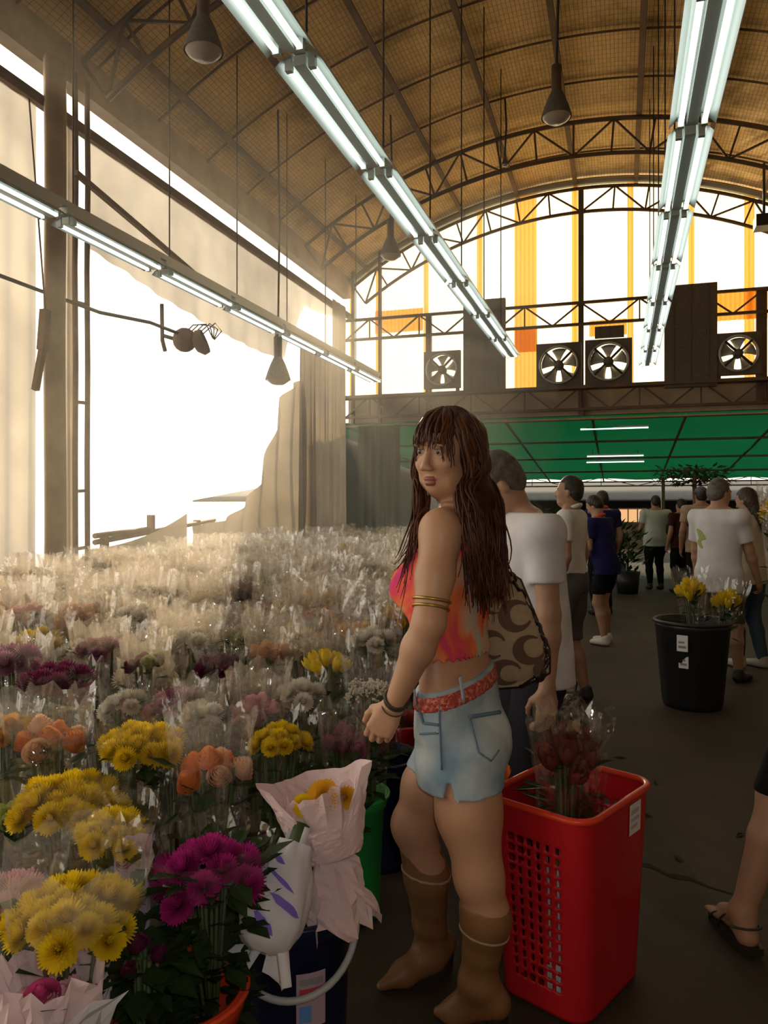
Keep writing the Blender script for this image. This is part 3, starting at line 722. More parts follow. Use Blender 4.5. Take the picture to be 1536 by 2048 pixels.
# small lilac paper parcel
t = bunch('rose', 'mauve', .03, .55, 3, .026, 78, 'small lilac paper-wrapped bunch between yellow and magenta flowers', None, hi=True)
L_ = zat(1690, 1.78); t2 = stand(t, 265, 1690, 1.78, .55, .02, 0, 0); t.location.z = 0; t.scale = (1, 1, L_ / .55)
paper(t, .036, .25, .55, .03, sheet_mat('lilac_paper', (.55, .42, .52), (.58, .45, .55), 0, .8), 5, .005, .005, .01, 20)

# ---- pink crinkled paper bouquet in the blue bucket
PB = thing('paper_bouquet', 'pale pink crinkled paper bouquet with a yellow bloom showing, in the navy bucket', 'bouquet')
Lq = .40; qb = P(672, 1765, 1.90); qt = P(632, 1560, 1.97); ax = (qt - qb); Lp = ax.length; R_ = ax.to_track_quat('Z', 'Y').to_matrix()
PB.location = qb; PB.rotation_euler = R_.to_euler()
near_spots.append((qt, .14))
def pw(z0, r0, z1, r1, n, seed, open_=(0, 0), crump=.01, jag=.02, fl=1.0):
    rnd = random.Random(seed); f = [rnd.uniform(-1, 1) for _ in range(n)]; j_ = [rnd.uniform(-jag, jag) for _ in range(n)]; vs = []; k = 10
    for j in range(k + 1):
        t = j / k
        for i in range(n):
            a = 2 * math.pi * i / n; z = z0 + (z1 + j_[i] - z0) * t; r = r0 + (r1 - r0) * t ** fl + crump * (f[i] * (.4 + .8 * t) + rnd.uniform(-.4, .4) + .7 * math.sin(3 * a + 6 * t))
            vs.append((r * math.cos(a), r * math.sin(a), z))
    return vs, [(j * n + i, j * n + (i + 1) % n, (j + 1) * n + (i + 1) % n, (j + 1) * n + i) for j in range(k) for i in range(n)]
b = MB(); vs, fs = pw(.07, .045, Lp * .86, .098, 40, 3, crump=.006, fl=.7); b.add(vs, fs, 0, False); b.build('inner_wrap', M['paper_pink'], PB)
# outer sheet opens towards the camera: the front is cut low so the bloom shows
cdir = R_.inverted() @ (Vector((0, 0, CAMZ)) - qt).normalized(); fa = math.atan2(cdir.y, cdir.x)
n = 60; rnd = random.Random(8); vs = []; k = 16; f = [rnd.uniform(-1, 1) for _ in range(n)]
for _ in range(2): f = [(f[i - 1] + f[i] + f[(i + 1) % n]) / 2.1 for i in range(n)]
for j in range(k + 1):
    t = j / k
    for i in range(n):
        a = 2 * math.pi * i / n; da = abs((a - fa + math.pi) % (2 * math.pi) - math.pi); cut = max(0, 1 - da / 1.1)
        z1 = Lp + .015 + .05 * (f[i] * .2) - (.13 * min(1, cut * 1.8)); z = .06 + (z1 - .06) * t
        r = .05 + (.135 - .05) * (z / Lp) ** .75 + .007 * (f[i] * (.4 + t) + rnd.uniform(-.5, .5)) + (.012 * max(0, (z - Lp * .8) / (Lp * .2)) if cut == 0 else 0)
        vs.append((r * math.cos(a), r * math.sin(a), z))
b = MB(); b.add(vs, [(j * n + i, j * n + (i + 1) % n, (j + 1) * n + (i + 1) % n, (j + 1) * n + i) for j in range(k) for i in range(n)]); b.build('paper_wrap', M['paper_pink'], PB)
b = MB(); vs, fs = pw(.06, .05, -.10, .085, 24, 6, crump=.014, jag=.03); b.add(vs, fs); b.build('paper_tail', M['paper_pink'], PB)
b = MB(); b.tube([(.055 * math.cos(2 * math.pi * i / 20), .055 * math.sin(2 * math.pi * i / 20), .06) for i in range(20)], .008, 6, closed=True); b.build('tie', M['paper_pink'], PB)
for i, (x, y_, z, c, r) in enumerate(((.0, .0, .83, 'gold', .045), (-.055, .02, .80, 'yellow', .03), (.05, -.03, .78, 'gold', .03))):
    lo = Vector((cdir.x, cdir.y, 0)).normalized() * .055; si = Vector((-lo.y, lo.x, 0)).normalized()
    add(bloom('mum', c, True), 'flower_head', PB, lo + si * (x + .012) + Vector((0, 0, z * Lp)), cdir.to_track_quat('Z', 'Y').to_euler(), r)
st_l = R_.inverted() @ (Vector((*P(600, 1800, 1.96).xy, .10)) - qb); b = MB(); b.tube([(0, 0, .7 * Lp), (0, 0, .02), (st_l * .5), st_l], [.03, .028, .024, .024], 8); b.build('stem_bundle', M['stem'], PB)

# ---- white paper roll with purple printing, leaning over the bucket edge
WB = thing('paper_parcel', 'white paper-wrapped bunch with purple brush marks leaning on the navy bucket', 'parcel')
qa = P(520, 1905, 1.70); qc = P(590, 1690, 1.84); ax = qc - qa; Lw = ax.length; Rw = ax.to_track_quat('Z', 'Y').to_matrix(); WB.location = qa; WB.rotation_euler = Rw.to_euler()
rnd = random.Random(4)
def wr(t): return np.interp(t, [0, .06, .25, .5, .75, .92, 1.0], [.024, .058, .078, .076, .064, .046, .044])
f = [rnd.uniform(-1, 1) for _ in range(40)]
wcd = Rw.inverted() @ (Vector((0, 0, CAMZ)) - qa).normalized(); wa = math.atan2(wcd.y, wcd.x)
def wfn(s, t):
    a = 2 * math.pi * s; r = wr(t) + .004 * f[int(s * 39.9)] * (.5 + t) + .003 * math.sin(6 * a + 9 * t)
    return (r * math.cos(a), r * math.sin(a), Lw * t)
b = MB(); b.grid(40, 22, wfn, 0, True, closed_u=True)
rn2 = random.Random(3)     # purple brush marks lie on the paper, in the same mesh
for t0, s0, ln, wd, sl in ((.80, -.10, .16, .030, -.10), (.60, -.02, .20, .022, -.14), (.40, .05, .20, .04, -.10), (.20, -.03, .14, .045, -.12)):
    m_ = 8; vs = []
    for i in range(m_ + 1):
        for e in (-1, 1):
            s = s0 - ln / 2 + ln * i / m_; t = t0 + sl * (i / m_ - .5) * 1.2 + e * wd * (1 - abs(2 * i / m_ - 1) ** 3) * rn2.uniform(.7, 1.2)
            a = wa + s * 5; r = wr(max(0, min(1, t))) + .0095; vs.append((r * math.cos(a), r * math.sin(a), Lw * t))
    b.add(vs, [(2 * i, 2 * i + 2, 2 * i + 3, 2 * i + 1) for i in range(m_)], 1)
b.build('paper_wrap', [M['paper_white'], M['purple_ink']], WB)
for (x, y_), sgn in (((-.028, .0), -1), ((.03, -.01), 1)):
    b = MB(); b.grid(6, 6, lambda s, t: (x * (1 + 1.1 * t) + (s - .5) * (.05 + .03 * t) + .006 * math.sin(9 * s), y_ - .02 + .02 * math.sin(6 * s + t), .03 - .075 * t - .012 * math.sin(5 * s)));  o = b.build('paper_tail', M['paper_white'], WB); solid(o, .0015)
b = MB(); b.grid(6, 6, lambda s, t: ((s - .5) * (.05 + .01 * t), .012 * math.sin(7 * s), Lw * .97 + .05 * t)); o = b.build('paper_collar', M['paper_white'], WB); solid(o, .0015)
b = MB(); b.tube([(0, 0, Lw * .9), (0, 0, Lw + .05)], .02, 7); b.build('stem_bundle', M['stem'], WB)

# ---- buckets
def bucket(x, y, r0, r1, h, m, name, label, handle=None, parts=True):
    t = thing(name, label, 'bucket', (x, y, 0)); b = MB()
    b.lathe([(.001, 0), (r0, 0), (r0 + .002, .02), (r1 - .008, h - .05), (r1, h - .045), (r1 + .008, h - .01), (r1 + .006, h), (r1 - .006, h), (r1 - .012, h - .04), (r0 - .006, .014), (.001, .012)], 40); b.build('body', m, t)
    b = MB(); b.tube([((r1 + .008) * math.cos(a), (r1 + .008) * math.sin(a), h - .004) for a in [2 * math.pi * k / 40 for k in range(40)]], .007, 6, closed=True); b.build('rim', m, t)
    return t
M['navy'] = mat('navy_plastic', (.008, .012, .045), .35, bump=(20, .05)); M['red_p'] = mat('red_plastic', (.48, .010, .018), .38, coat=.2); M['orange_p'] = mat('orange_red_plastic', (.72, .07, .02), .4)
M['green_p'] = mat('green_plastic', (.03, .38, .07), .4); M['label'] = mat('paper_label', (.75, .74, .78), .6); M['handle'] = mat('pale_handle', (.40, .43, .45), .45)
c = P(592, 1830, 1.95); BK = bucket(c.x, c.y, .125, .148, .40, M['navy'], 'bucket', 'navy blue bucket with a pale curved handle, under the pink paper bouquet')
b = MB(); pts = []   # handle hangs down in front
for k in range(25):
    a = math.pi * k / 24; v = RIGHT * (.158 * math.cos(a)) + FWD * (-.035 - .13 * math.sin(a)); pts.append(Vector((v.x, v.y, .375 - .135 * math.sin(a) ** .8)))
b.tube(pts, .009, 8); b.build('handle', M['handle'], BK)
def curved_label(root, r, z0, z1, a0, a1, parts, dz=.0):
    b = MB(); b.grid(10, 2, lambda s, t: (r * math.cos(a0 + (a1 - a0) * s), r * math.sin(a0 + (a1 - a0) * s), z0 + (z1 - z0) * t), 0)
    for (s0, s1, t0, t1, mi) in parts:
        b.grid(6, 1, lambda s, t: ((r + .001) * math.cos(a0 + (a1 - a0) * (s0 + (s1 - s0) * s)), (r + .001) * math.sin(a0 + (a1 - a0) * (s0 + (s1 - s0) * s)), z0 + (z1 - z0) * (t0 + (t1 - t0) * t)), mi)
    return b
M['ink_red'] = mat('red_print', (.55, .06, .08), .6); M['ink_blue'] = mat('blue_print', (.10, .28, .60), .6); M['ink_grey'] = mat('grey_print', (.25, .25, .28), .6)
an = math.atan2(-FWD.y, -FWD.x)
b = curved_label(BK, .146, .16, .29, an + .12, an + .62, [(.1, .9, .62, .72, 1), (.1, .9, .78, .9, 3), (.1, .5, .1, .4, 2)]); b.build('label', [mat('mauve_label', (.42, .30, .40), .6), M['ink_red'], M['ink_blue'], M['ink_grey']], BK)
c = P(350, 1985, 1.66); bucket(c.x, c.y, .12, .150, zat(2035, 1.56), M['orange_p'], 'bucket', 'orange-red bucket holding magenta chrysanthemums in the near corner')
c = P(700, 1640, 2.62); bucket(c.x, c.y, .10, .125, .42, M['green_p'], 'bucket', 'bright green bucket behind the pink paper bouquet')
c = P(758, 1600, 3.02); bucket(c.x, c.y, .13, .155, .42, M['navy'], 'bucket', 'navy bucket on the floor between the green bucket and the woman\'s knees')
c = P(800, 1560, 3.45); bucket(c.x, c.y, .12, .15, .44, M['red_p'], 'bucket', 'dark red bucket seen between the woman\'s arm and thigh')
c = P(720, 1560, 3.45); bucket(c.x, c.y, .12, .15, .42, M['black'], 'bucket', 'black bucket behind the navy bucket, next to the dark red one')
for px, py, d, kind, col, lab in ((757, 1490, 3.02, 'rose', 'plum', 'dark leafy bunch standing in the navy bucket by the woman\'s knees'), (805, 1440, 3.45, 'rose', 'rust', 'dark bunch standing in the dark red bucket behind the woman\'s arm')):
    near(px, py, d, kind, col, .08, 5, .03, lab, base=.02, top=.10, wrap=2, leaves=60)

# ---- the rows behind: bunches of a few kinds, copied and spread to the curtain
kinds = [('cream', 'mum', 'cream', 1, 34), ('white', 'mum', 'white', 1, 26), ('yellow', 'mum', 'yellow', 0, 10), ('mauve', 'rose', 'mauve', 1, 9), ('plum', 'mum', 'plum', 0, 6),
         ('peach', 'rose', 'peach', 1, 9), ('pink', 'rose', 'pink', 1, 9), ('lime-green', 'spray', 'lime', 0, 5), ('rust-brown', 'tulip', 'rust', 1, 4), ('golden', 'tulip', 'gold', 1, 5)]
protos = []
for nm, k, c, w, wt in kinds:
    for v in range(2):
        if k == 'tulip': t = bunch(k, c, .10, .86, 8, .036, 500 + len(protos), 'x', w, .10)
        else: t = bunch(k, c, .110, .84, 9, .046 if k == 'mum' else .040, 500 + len(protos), 'x', w, .07 + .05 * v, crump=.014, flare=.0 + .02 * v)
        protos.append((nm, t, wt, [False]))
rnd = random.Random(11)
def aisle(Y): return np.interp(Y, [0, 3.4, 5, 8, 13], [-.78, -.95, -1.25, -2.2, -3.0])
rows = []
Y = 2.05; r_ = 0
while Y < 13.2:
    sp = .245 + .012 * Y; x = aisle(Y) - .1 - (r_ % 2) * sp * .5
    while x > UL + .42:
        rows.append((x + rnd.uniform(-.05, .05), Y + rnd.uniform(-.05, .05))); x -= sp
    Y += sp * .92; r_ += 1
placed = 0
rown = ['near', 'middle', 'far']
for x, y in rows:
    d = depth(x, y); px = CX + F * (x * ct + y * st) / d
    if px < -70 or d < 2.3: continue
    if any((x - q.x) ** 2 + (y - q.y) ** 2 < (r + .10) ** 2 for q, r in near_spots): continue
    # colour drifts in patches, like bunches of one kind put down together
    pat = math.sin(x * 2.1 + 1.3) + math.sin(y * 1.7 + x) + rnd.uniform(-1, 1)
    ws = [p[2] * (1.4 if (p[0] in ('cream', 'white', 'peach') and d > 3.6) else 1.0) * (3.0 if (p[0] in ('yellow', 'golden', 'lime-green') and pat > 1.0) else 1) * (2.4 if p[0] in ('mauve', 'plum', 'pink') and pat < -1 else 1) for p in protos]
    nm, pr, _, used = rnd.choices(protos, ws)[0]
    t = pr if not used[0] else copy_tree(pr); used[0] = True
    zone = 0 if d < 4.2 else 1 if d < 7.0 else 2
    hz = (rnd.uniform(.93, 1.08)) * (1.0 + .014 * min(d, 9)) * (.97 if d > 3.4 else .93)
    t.location = (x, y, 0); t.rotation_euler = (rnd.uniform(-.10, .10), rnd.uniform(-.10, .10), rnd.uniform(0, 6.28)); t.scale = (1.0 + .02 * d, 1.0 + .02 * d, hz)
    where = ('in the rows just behind the front flowers', 'in the crowded middle of the stall', 'in the hazy rows near the plastic curtains')[zone]
    t['label'] = 'bunch of %s flowers in cellophane %s' % (nm, where); t['group'] = '%s bunches %s' % (nm, where); placed += 1
for nm, t, w, used in protos:
    if not used[0]:
        for ch in list(t.children): bpy.data.objects.remove(ch)
        bpy.data.objects.remove(t)
print('rows placed', placed)
# ------------------------------------------------------------------ figures: implicit bodies meshed as one surface
def axis(lo, hi, h, fine=()):
    out = [lo]; x = lo
    while x < hi:
        st_ = h
        for a, b_, hf in fine:
            if a <= x < b_: st_ = min(st_, hf)
        x += st_; out.append(x)
    return np.array(out, dtype=np.float32)
class Sdf:
    def __init__(s): s.p = []
    def cone(s, a, b, ra, rb, k=.012, g='body', fl=None):
        s.p.append(('cone', np.array(a, float), np.array(b, float), ra, rb, k, g)); return s
    def ell(s, c, r, R=None, k=.012, g='body', sub=False):
        if not hasattr(r, '__len__'): r = (r, r, r)
        s.p.append(('sub' if sub else 'ell', np.array(c, float), np.array(r, float), None if R is None else np.array(R, float), None, k, g)); return s
    def loft(s, secs, k=.02, g='body'):
        """secs: rows of (z, cx, cy, half width, half depth, yaw), z rising"""
        s.p.append(('loft', np.array(secs, float), None, None, None, k, g)); return s
    def bounds(s, groups=None):
        lo = np.full(3, 9e9); hi = -lo
        for q in s.p:
            if groups and q[6] not in groups: continue
            if q[0] == 'cone':
                for c, r in ((q[1], q[3]), (q[2], q[4])): lo = np.minimum(lo, c - r); hi = np.maximum(hi, c + r)
            elif q[0] == 'ell': m = q[2].max() if q[3] is not None else q[2]; lo = np.minimum(lo, q[1] - m); hi = np.maximum(hi, q[1] + m)
            elif q[0] == 'loft':
                S = q[1]; m = np.maximum(S[:, 3], S[:, 4]).max()
                lo = np.minimum(lo, [S[:, 1].min() - m, S[:, 2].min() - m, S[0, 0]]); hi = np.maximum(hi, [S[:, 1].max() + m, S[:, 2].max() + m, S[-1, 0]])
        return lo, hi
    def field(s, xs, ys, zs, groups=None, infl=0.0):
        V = np.full((len(xs), len(ys), len(zs)), .25, np.float32); mg = .07 + infl
        for q in s.p:
            if groups and q[6] not in groups: continue
            T = Sdf(); T.p = [('ell',) + q[1:]] if q[0] == 'sub' else [q]
            lo, hi = T.bounds()
            i0, i1 = np.searchsorted(xs, lo[0] - mg), np.searchsorted(xs, hi[0] + mg); j0, j1 = np.searchsorted(ys, lo[1] - mg), np.searchsorted(ys, hi[1] + mg); k0, k1 = np.searchsorted(zs, lo[2] - mg), np.searchsorted(zs, hi[2] + mg)
            if i1 <= i0 or j1 <= j0 or k1 <= k0: continue
            X = xs[i0:i1, None, None]; Y = ys[None, j0:j1, None]; Z = zs[None, None, k0:k1]
            if q[0] == 'cone':
                a, b_, ra, rb = q[1:5]; ba = b_ - a; L2 = max(1e-9, ba @ ba)
                t = np.clip(((X - a[0]) * ba[0] + (Y - a[1]) * ba[1] + (Z - a[2]) * ba[2]) / L2, 0, 1)
                d = np.sqrt((X - a[0] - t * ba[0]) ** 2 + (Y - a[1] - t * ba[1]) ** 2 + (Z - a[2] - t * ba[2]) ** 2) - (ra + (rb - ra) * t)
            elif q[0] in ('ell', 'sub'):
                c, r, R = q[1:4]; x, y, z = X - c[0], Y - c[1], Z - c[2]
                if R is not None: x, y, z = (R[0, 0] * x + R[1, 0] * y + R[2, 0] * z, R[0, 1] * x + R[1, 1] * y + R[2, 1] * z, R[0, 2] * x + R[1, 2] * y + R[2, 2] * z)
                k0_ = np.sqrt((x / r[0]) ** 2 + (y / r[1]) ** 2 + (z / r[2]) ** 2); k1_ = np.sqrt((x / r[0] ** 2) ** 2 + (y / r[1] ** 2) ** 2 + (z / r[2] ** 2) ** 2) + 1e-6
                d = k0_ * (k0_ - 1) / k1_
            else:
                S = q[1]; zz = np.linspace(S[0, 0], S[-1, 0], 120); I = [np.interp(zz, S[:, 0], S[:, c]) for c in range(1, 6)]
                kern = np.ones(9) / 9; I = [np.convolve(np.pad(v, 4, 'edge'), kern, 'valid') for v in I]
                cx, cy, rx, ry, yw = [np.interp(Z, zz, v) for v in I]
                x, y = X - cx, Y - cy; c_, s_ = np.cos(yw), np.sin(yw); x, y = c_ * x + s_ * y, -s_ * x + c_ * y
                k0_ = np.sqrt((x / rx) ** 2 + (y / ry) ** 2); k1_ = np.sqrt((x / rx ** 2) ** 2 + (y / ry ** 2) ** 2) + 1e-6
                d = np.maximum(k0_ * (k0_ - 1) / k1_, np.maximum(S[0, 0] - Z, Z - S[-1, 0]))
            A = V[i0:i1, j0:j1, k0:k1]; k = q[5]
            if q[0] == 'sub':
                h = np.clip(.5 - .5 * (A + d) / k, 0, 1); V[i0:i1, j0:j1, k0:k1] = A * (1 - h) - d * h + k * h * (1 - h)
            else:
                h = np.clip(.5 + .5 * (A - d) / k, 0, 1); V[i0:i1, j0:j1, k0:k1] = A * (1 - h) + d * h - k * h * (1 - h)
        return V
def nets(V, xs, ys, zs):
    """surface nets: one vertex per crossed cell, one quad per crossed edge"""
    ins = V < 0; nx, ny, nz = V.shape
    c8 = [ins[a:nx - 1 + a, b_:ny - 1 + b_, c:nz - 1 + c] for a in (0, 1) for b_ in (0, 1) for c in (0, 1)]
    n = sum(c.astype(np.int8) for c in c8); act = (n > 0) & (n < 8); I, J, K_ = np.nonzero(act)
    idx = np.full(act.shape, -1, np.int64); idx[I, J, K_] = np.arange(len(I))
    co = np.zeros((len(I), 3)); cnt = np.zeros(len(I))
    for (a0, a1) in [((0, 0, 0), (1, 0, 0)), ((0, 1, 0), (1, 1, 0)), ((0, 0, 1), (1, 0, 1)), ((0, 1, 1), (1, 1, 1)), ((0, 0, 0), (0, 1, 0)), ((1, 0, 0), (1, 1, 0)), ((0, 0, 1), (0, 1, 1)), ((1, 0, 1), (1, 1, 1)), ((0, 0, 0), (0, 0, 1)), ((1, 0, 0), (1, 0, 1)), ((0, 1, 0), (0, 1, 1)), ((1, 1, 0), (1, 1, 1))]:
        v0 = V[I + a0[0], J + a0[1], K_ + a0[2]]; v1 = V[I + a1[0], J + a1[1], K_ + a1[2]]; m = (v0 < 0) != (v1 < 0)
        t = np.where(m, v0 / np.where(m, v0 - v1, 1), 0)
        for ax_, arr, ii in ((0, xs, I), (1, ys, J), (2, zs, K_)):
            p0 = arr[ii + a0[ax_]]; p1 = arr[ii + a1[ax_]]; co[:, ax_] += np.where(m, p0 + (p1 - p0) * t, 0)
        cnt += m
    co /= cnt[:, None]; Q = []
    for ax_ in range(3):
        sl0 = [slice(1, -1)] * 3; sl1 = [slice(1, -1)] * 3; sl0[ax_] = slice(0, -1); sl1[ax_] = slice(1, None)
        A, B = ins[tuple(sl0)], ins[tuple(sl1)]; e = np.nonzero(A != B); fl_ = A[e]
        p = [e[0] + (0 if ax_ == 0 else 1), e[1] + (0 if ax_ == 1 else 1), e[2] + (0 if ax_ == 2 else 1)]
        o1, o2 = [(1, 2), (2, 0), (0, 1)][ax_]
        def g(d1, d2):
            q = [p[0].copy(), p[1].copy(), p[2].copy()]; q[o1] = q[o1] - d1; q[o2] = q[o2] - d2; return idx[q[0], q[1], q[2]]
        qd = np.stack([g(1, 1), g(0, 1), g(0, 0), g(1, 0)], 1); qd[~fl_] = qd[~fl_][:, ::-1]; Q.append(qd)
    return co, np.concatenate(Q)
def mesh_obj(name, co, Q, mats, parent, pick=None, world=True, smooth=1):
    if len(co) == 0: return None
    if smooth:          # a little Laplacian smoothing
        for _ in range(smooth):
            s = np.zeros_like(co); c = np.zeros(len(co))
            for a, b_ in ((0, 1), (1, 2), (2, 3), (3, 0)):
                np.add.at(s, Q[:, a], co[Q[:, b_]]); np.add.at(s, Q[:, b_], co[Q[:, a]]); np.add.at(c, Q[:, a], 1); np.add.at(c, Q[:, b_], 1)
            co = co * .5 + .5 * s / np.maximum(c, 1)[:, None]
    wc = co
    if world:
        Mi = np.array((Matrix.Translation(parent.location) @ parent.rotation_euler.to_matrix().to_4x4()).inverted()); co = co @ Mi[:3, :3].T + Mi[:3, 3]
    me = bpy.data.meshes.new(name); me.vertices.add(len(co)); me.vertices.foreach_set('co', co.astype(np.float32).ravel())
    me.loops.add(len(Q) * 4); me.loops.foreach_set('vertex_index', Q.astype(np.int32).ravel())
    me.polygons.add(len(Q)); me.polygons.foreach_set('loop_start', np.arange(0, len(Q) * 4, 4, dtype=np.int32))
    try: me.polygons.foreach_set('loop_total', np.full(len(Q), 4, np.int32))
    except Exception: pass
    for m in (mats if isinstance(mats, list) else [mats]): me.materials.append(m)
    me.update(calc_edges=True); me.polygons.foreach_set('use_smooth', np.ones(len(Q), bool))
    if pick is not None: me.polygons.foreach_set('material_index', pick(wc[Q].mean(1)).astype(np.int32))
    me.update(); o = bpy.data.objects.new(name, me); COL.objects.link(o); o.parent = parent; return o
def skin_mesh(S, name, mats, parent, h=.008, fine=None, groups=None, infl=0.0, clips=(), pick=None, smooth=1, disp=None):
    """fine: list of (lo3, hi3, step). clips: functions of X, Y, Z, negative where the cloth stays"""
    lo, hi = S.bounds(groups); lo = lo - infl - .03; hi = hi + infl + .03; fine = fine or []
    ax_ = [axis(lo[i], hi[i], h, [(f[0][i], f[1][i], f[2]) for f in fine]) for i in range(3)]
    V = S.field(*ax_, groups=groups, infl=infl) - infl
    X, Y, Z = ax_[0][:, None, None], ax_[1][None, :, None], ax_[2][None, None, :]
    if disp is not None: V = V + disp(X, Y, Z)
    for c in clips: V = np.maximum(V, c(X, Y, Z))
    for i in range(3):     # close the box
        s0 = [slice(None)] * 3; s0[i] = 0; V[tuple(s0)] = np.maximum(V[tuple(s0)], .01); s0[i] = -1; V[tuple(s0)] = np.maximum(V[tuple(s0)], .01)
    co, Q = nets(V, *ax_); return mesh_obj(name, co, Q, mats, parent, pick, smooth=smooth)

def V3(*a): return np.array(a, float)
def un(v): v = np.asarray(v, float); return v / max(1e-9, np.linalg.norm(v))
def ik(a, c, l1, l2, pole):
    """joint between a and c with bone lengths l1, l2 bending towards pole"""
    a, c = np.asarray(a, float), np.asarray(c, float); d = c - a; L = min(np.linalg.norm(d), (l1 + l2) * .999); u = un(d)
    x = (l1 * l1 - l2 * l2 + L * L) / (2 * L); hgt = math.sqrt(max(0, l1 * l1 - x * x)); p = np.asarray(pole, float); p = un(p - u * (p @ u)); return a + u * x + p * hgt, a + u * L
def hand(S, w, d, t, n, sc=1.0, curl=(.35, .5, .4), spread=.06, g='hand', rw=.024):
    """w wrist, d towards the fingers, t towards the thumb, n out of the palm"""
    w = np.asarray(w, float); d = un(d); t = un(t - d * (np.dot(t, d))); n = un(n - d * np.dot(n, d) - t * np.dot(n, t))
    k = .006 * sc
    offs = (.030, .010, -.010, -.029); lens = ((.040, .024, .020), (.045, .028, .022), (.042, .026, .021), (.033, .020, .018)); kn = (.086, .090, .086, .078)
    for i in range(4):
        b0 = w + (t * offs[i] * .55) * sc; b1 = w + (d * kn[i] + t * offs[i]) * sc
        S.cone(b0, b1, .015 * sc, .0115 * sc, .012 * sc, g)
    S.ell(w + d * .05 * sc, (.040 * sc, .014 * sc, .045 * sc), np.stack([t, n, d], 1), .01, g)
    for i in range(4):
        p = w + (d * kn[i] + t * offs[i]) * sc; an = 0; r = (.0098, .0102, .0098, .0086)[i] * sc; dd = un(d + t * spread * (1.5 - i) * .9)
        for j in range(3):
            an += curl[j] * (1 + .10 * i); v = dd * math.cos(an) + n * math.sin(an); q = p + v * lens[i][j] * sc
            S.cone(p, q, r * (1 - .06 * j), r * (.94 - .08 * j), k * .6, g); p = q
    b0 = w + (d * .018 + t * .022) * sc; v = un(d * .62 + t * .62 + n * .38); b1 = b0 + v * .042 * sc; v2 = un(d * .85 + t * .25 + n * .42); b2 = b1 + v2 * .032 * sc; b3 = b2 + un(d * .9 + n * .3) * .024 * sc
    S.cone(b0, b1, .0155 * sc, .0125 * sc, .012 * sc, g).cone(b1, b2, .0118 * sc, .0105 * sc, k, g).cone(b2, b3, .0102 * sc, .0085 * sc, k, g)
def head(S, c, Rh, sc=1.0, g='head', hi=False, male=True):
    """c skull centre; Rh columns: head right, facing, up"""
    Rh = np.asarray(Rh, float)
    def q(x, y, z): return c + Rh @ (V3(x, y, z) * sc)
    def e(p, r, k=.015, sub=False): S.ell(q(*p), np.array(r) * sc, Rh, k * sc, g, sub)
    e((0, -.012, .035), (.074, .094, .092)); e((0, .022, -.035), (.060, .066, .086), .03); e((0, .05, -.095), (.030 if male else .025, .030, .022), .03)
    for s in (-1, 1):
        e((s * .036, .062, -.025), (.024, .022, .024), .025); e((s * .045, .02, -.075), (.018, .04, .03), .03)
        e((s * .033, .096, .012), (.017, .016, .012), .012, True); e((s * .032, .074, .010), (.0145, .0145, .0135), .003)
        e((s * .033, .083, .030), (.022, .010, .007), .012)
        e((s * .077, -.004, -.012), (.008, .020, .031), .006); e((s * .012, .099, -.036), (.0085, .011, .008), .006)
    S.cone(q(0, .086, .018), q(0, .106, -.030), .008 * sc, .0115 * sc, .010 * sc, g)
    e((0, .085, -.066), (.021, .011, .006), .006); e((0, .083, -.078), (.018, .011, .007), .006)
    e((0, .096, -.0722), (.016, .005, .0018), .003, True)
    return q
SKIN = {}
def skin(nm, c, r=.5):
    if nm not in SKIN:
        m = mat(nm, c, r, spec=.35, noise=(9, tuple(x * .88 for x in c), .3, .7)); b_ = m.node_tree.nodes['Principled BSDF']
        b_.inputs['Subsurface Weight'].default_value = .08; b_.inputs['Subsurface Radius'].default_value = (.02, .008, .004); SKIN[nm] = m
    return SKIN[nm]
def cloth(nm, c, c2=None, sc=8, lo=.35, hi=.65): return mat(nm, c, .9, spec=.12, noise=(sc, c2 or tuple(x * .85 for x in c), lo, hi), bump=(9, .15))
# ------------------------------------------------------------------ the woman (joints as seen, given their own depth)
WO = thing('woman', 'young woman with long auburn hair, tie-dye top and denim shorts, looking back over her shoulder', 'person', P(905, 2010, 2.12) * 1, TH)
WO.location.z = 0
def wj(px, py, d): return np.array(P(px, py, d))
up = V3(0, 0, 1); rt = np.array(RIGHT); fw = np.array(FWD)
S = Sdf()
# body axes: she faces the flowers, away to the side; her left flank is towards the camera
face_b = un(-.86 * rt + .50 * fw); left_b = un(-.50 * rt - .86 * fw); yaw = math.atan2(left_b[1], left_b[0])
def sec(py, pxl, pxr, d, hd, k=1.0):
    """torso section: picture edges give centre and width; hd = half depth front to back"""
    X = ((pxl + pxr) / 2 - CX) * d / F; c = rt * X + fw * d; hw_img = (pxr - pxl) / 2 * d / F
    # half widths a (side to side), b (front to back): image half width^2 = (a*.50)^2 + (b*.86)^2
    a = math.sqrt(max(.0004, hw_img ** 2 - (hd * .86) ** 2)) / .50; a = min(max(a, hd * .9), .19) * k
    return (zat(py, d), c[0], c[1], a, hd, yaw)
dW = 2.13
secs = [sec(1545, 838, 1000, dW, .092), sec(1500, 834, 1006, dW, .100), sec(1440, 832, 1006, dW, .100), sec(1390, 834, 998, dW, .090), sec(1345, 836, 992, dW, .080),
        sec(1300, 836, 978, dW, .074), sec(1250, 826, 975, dW, .078), sec(1195, 812, 976, dW, .085), sec(1140, 822, 982, dW, .086), sec(1080, 842, 986, dW, .078), sec(1035, 872, 984, dW, .062), sec(1015, 890, 968, dW, .05)]
S.loft(sorted(secs), .03, 'torso')
bust = wj(826, 1172, 2.10)
S.ell(bust + face_b * .0, (.055, .06, .055), None, .05, 'torso'); S.ell(bust - left_b * .13 + face_b * .005, (.055, .06, .055), None, .05, 'torso')
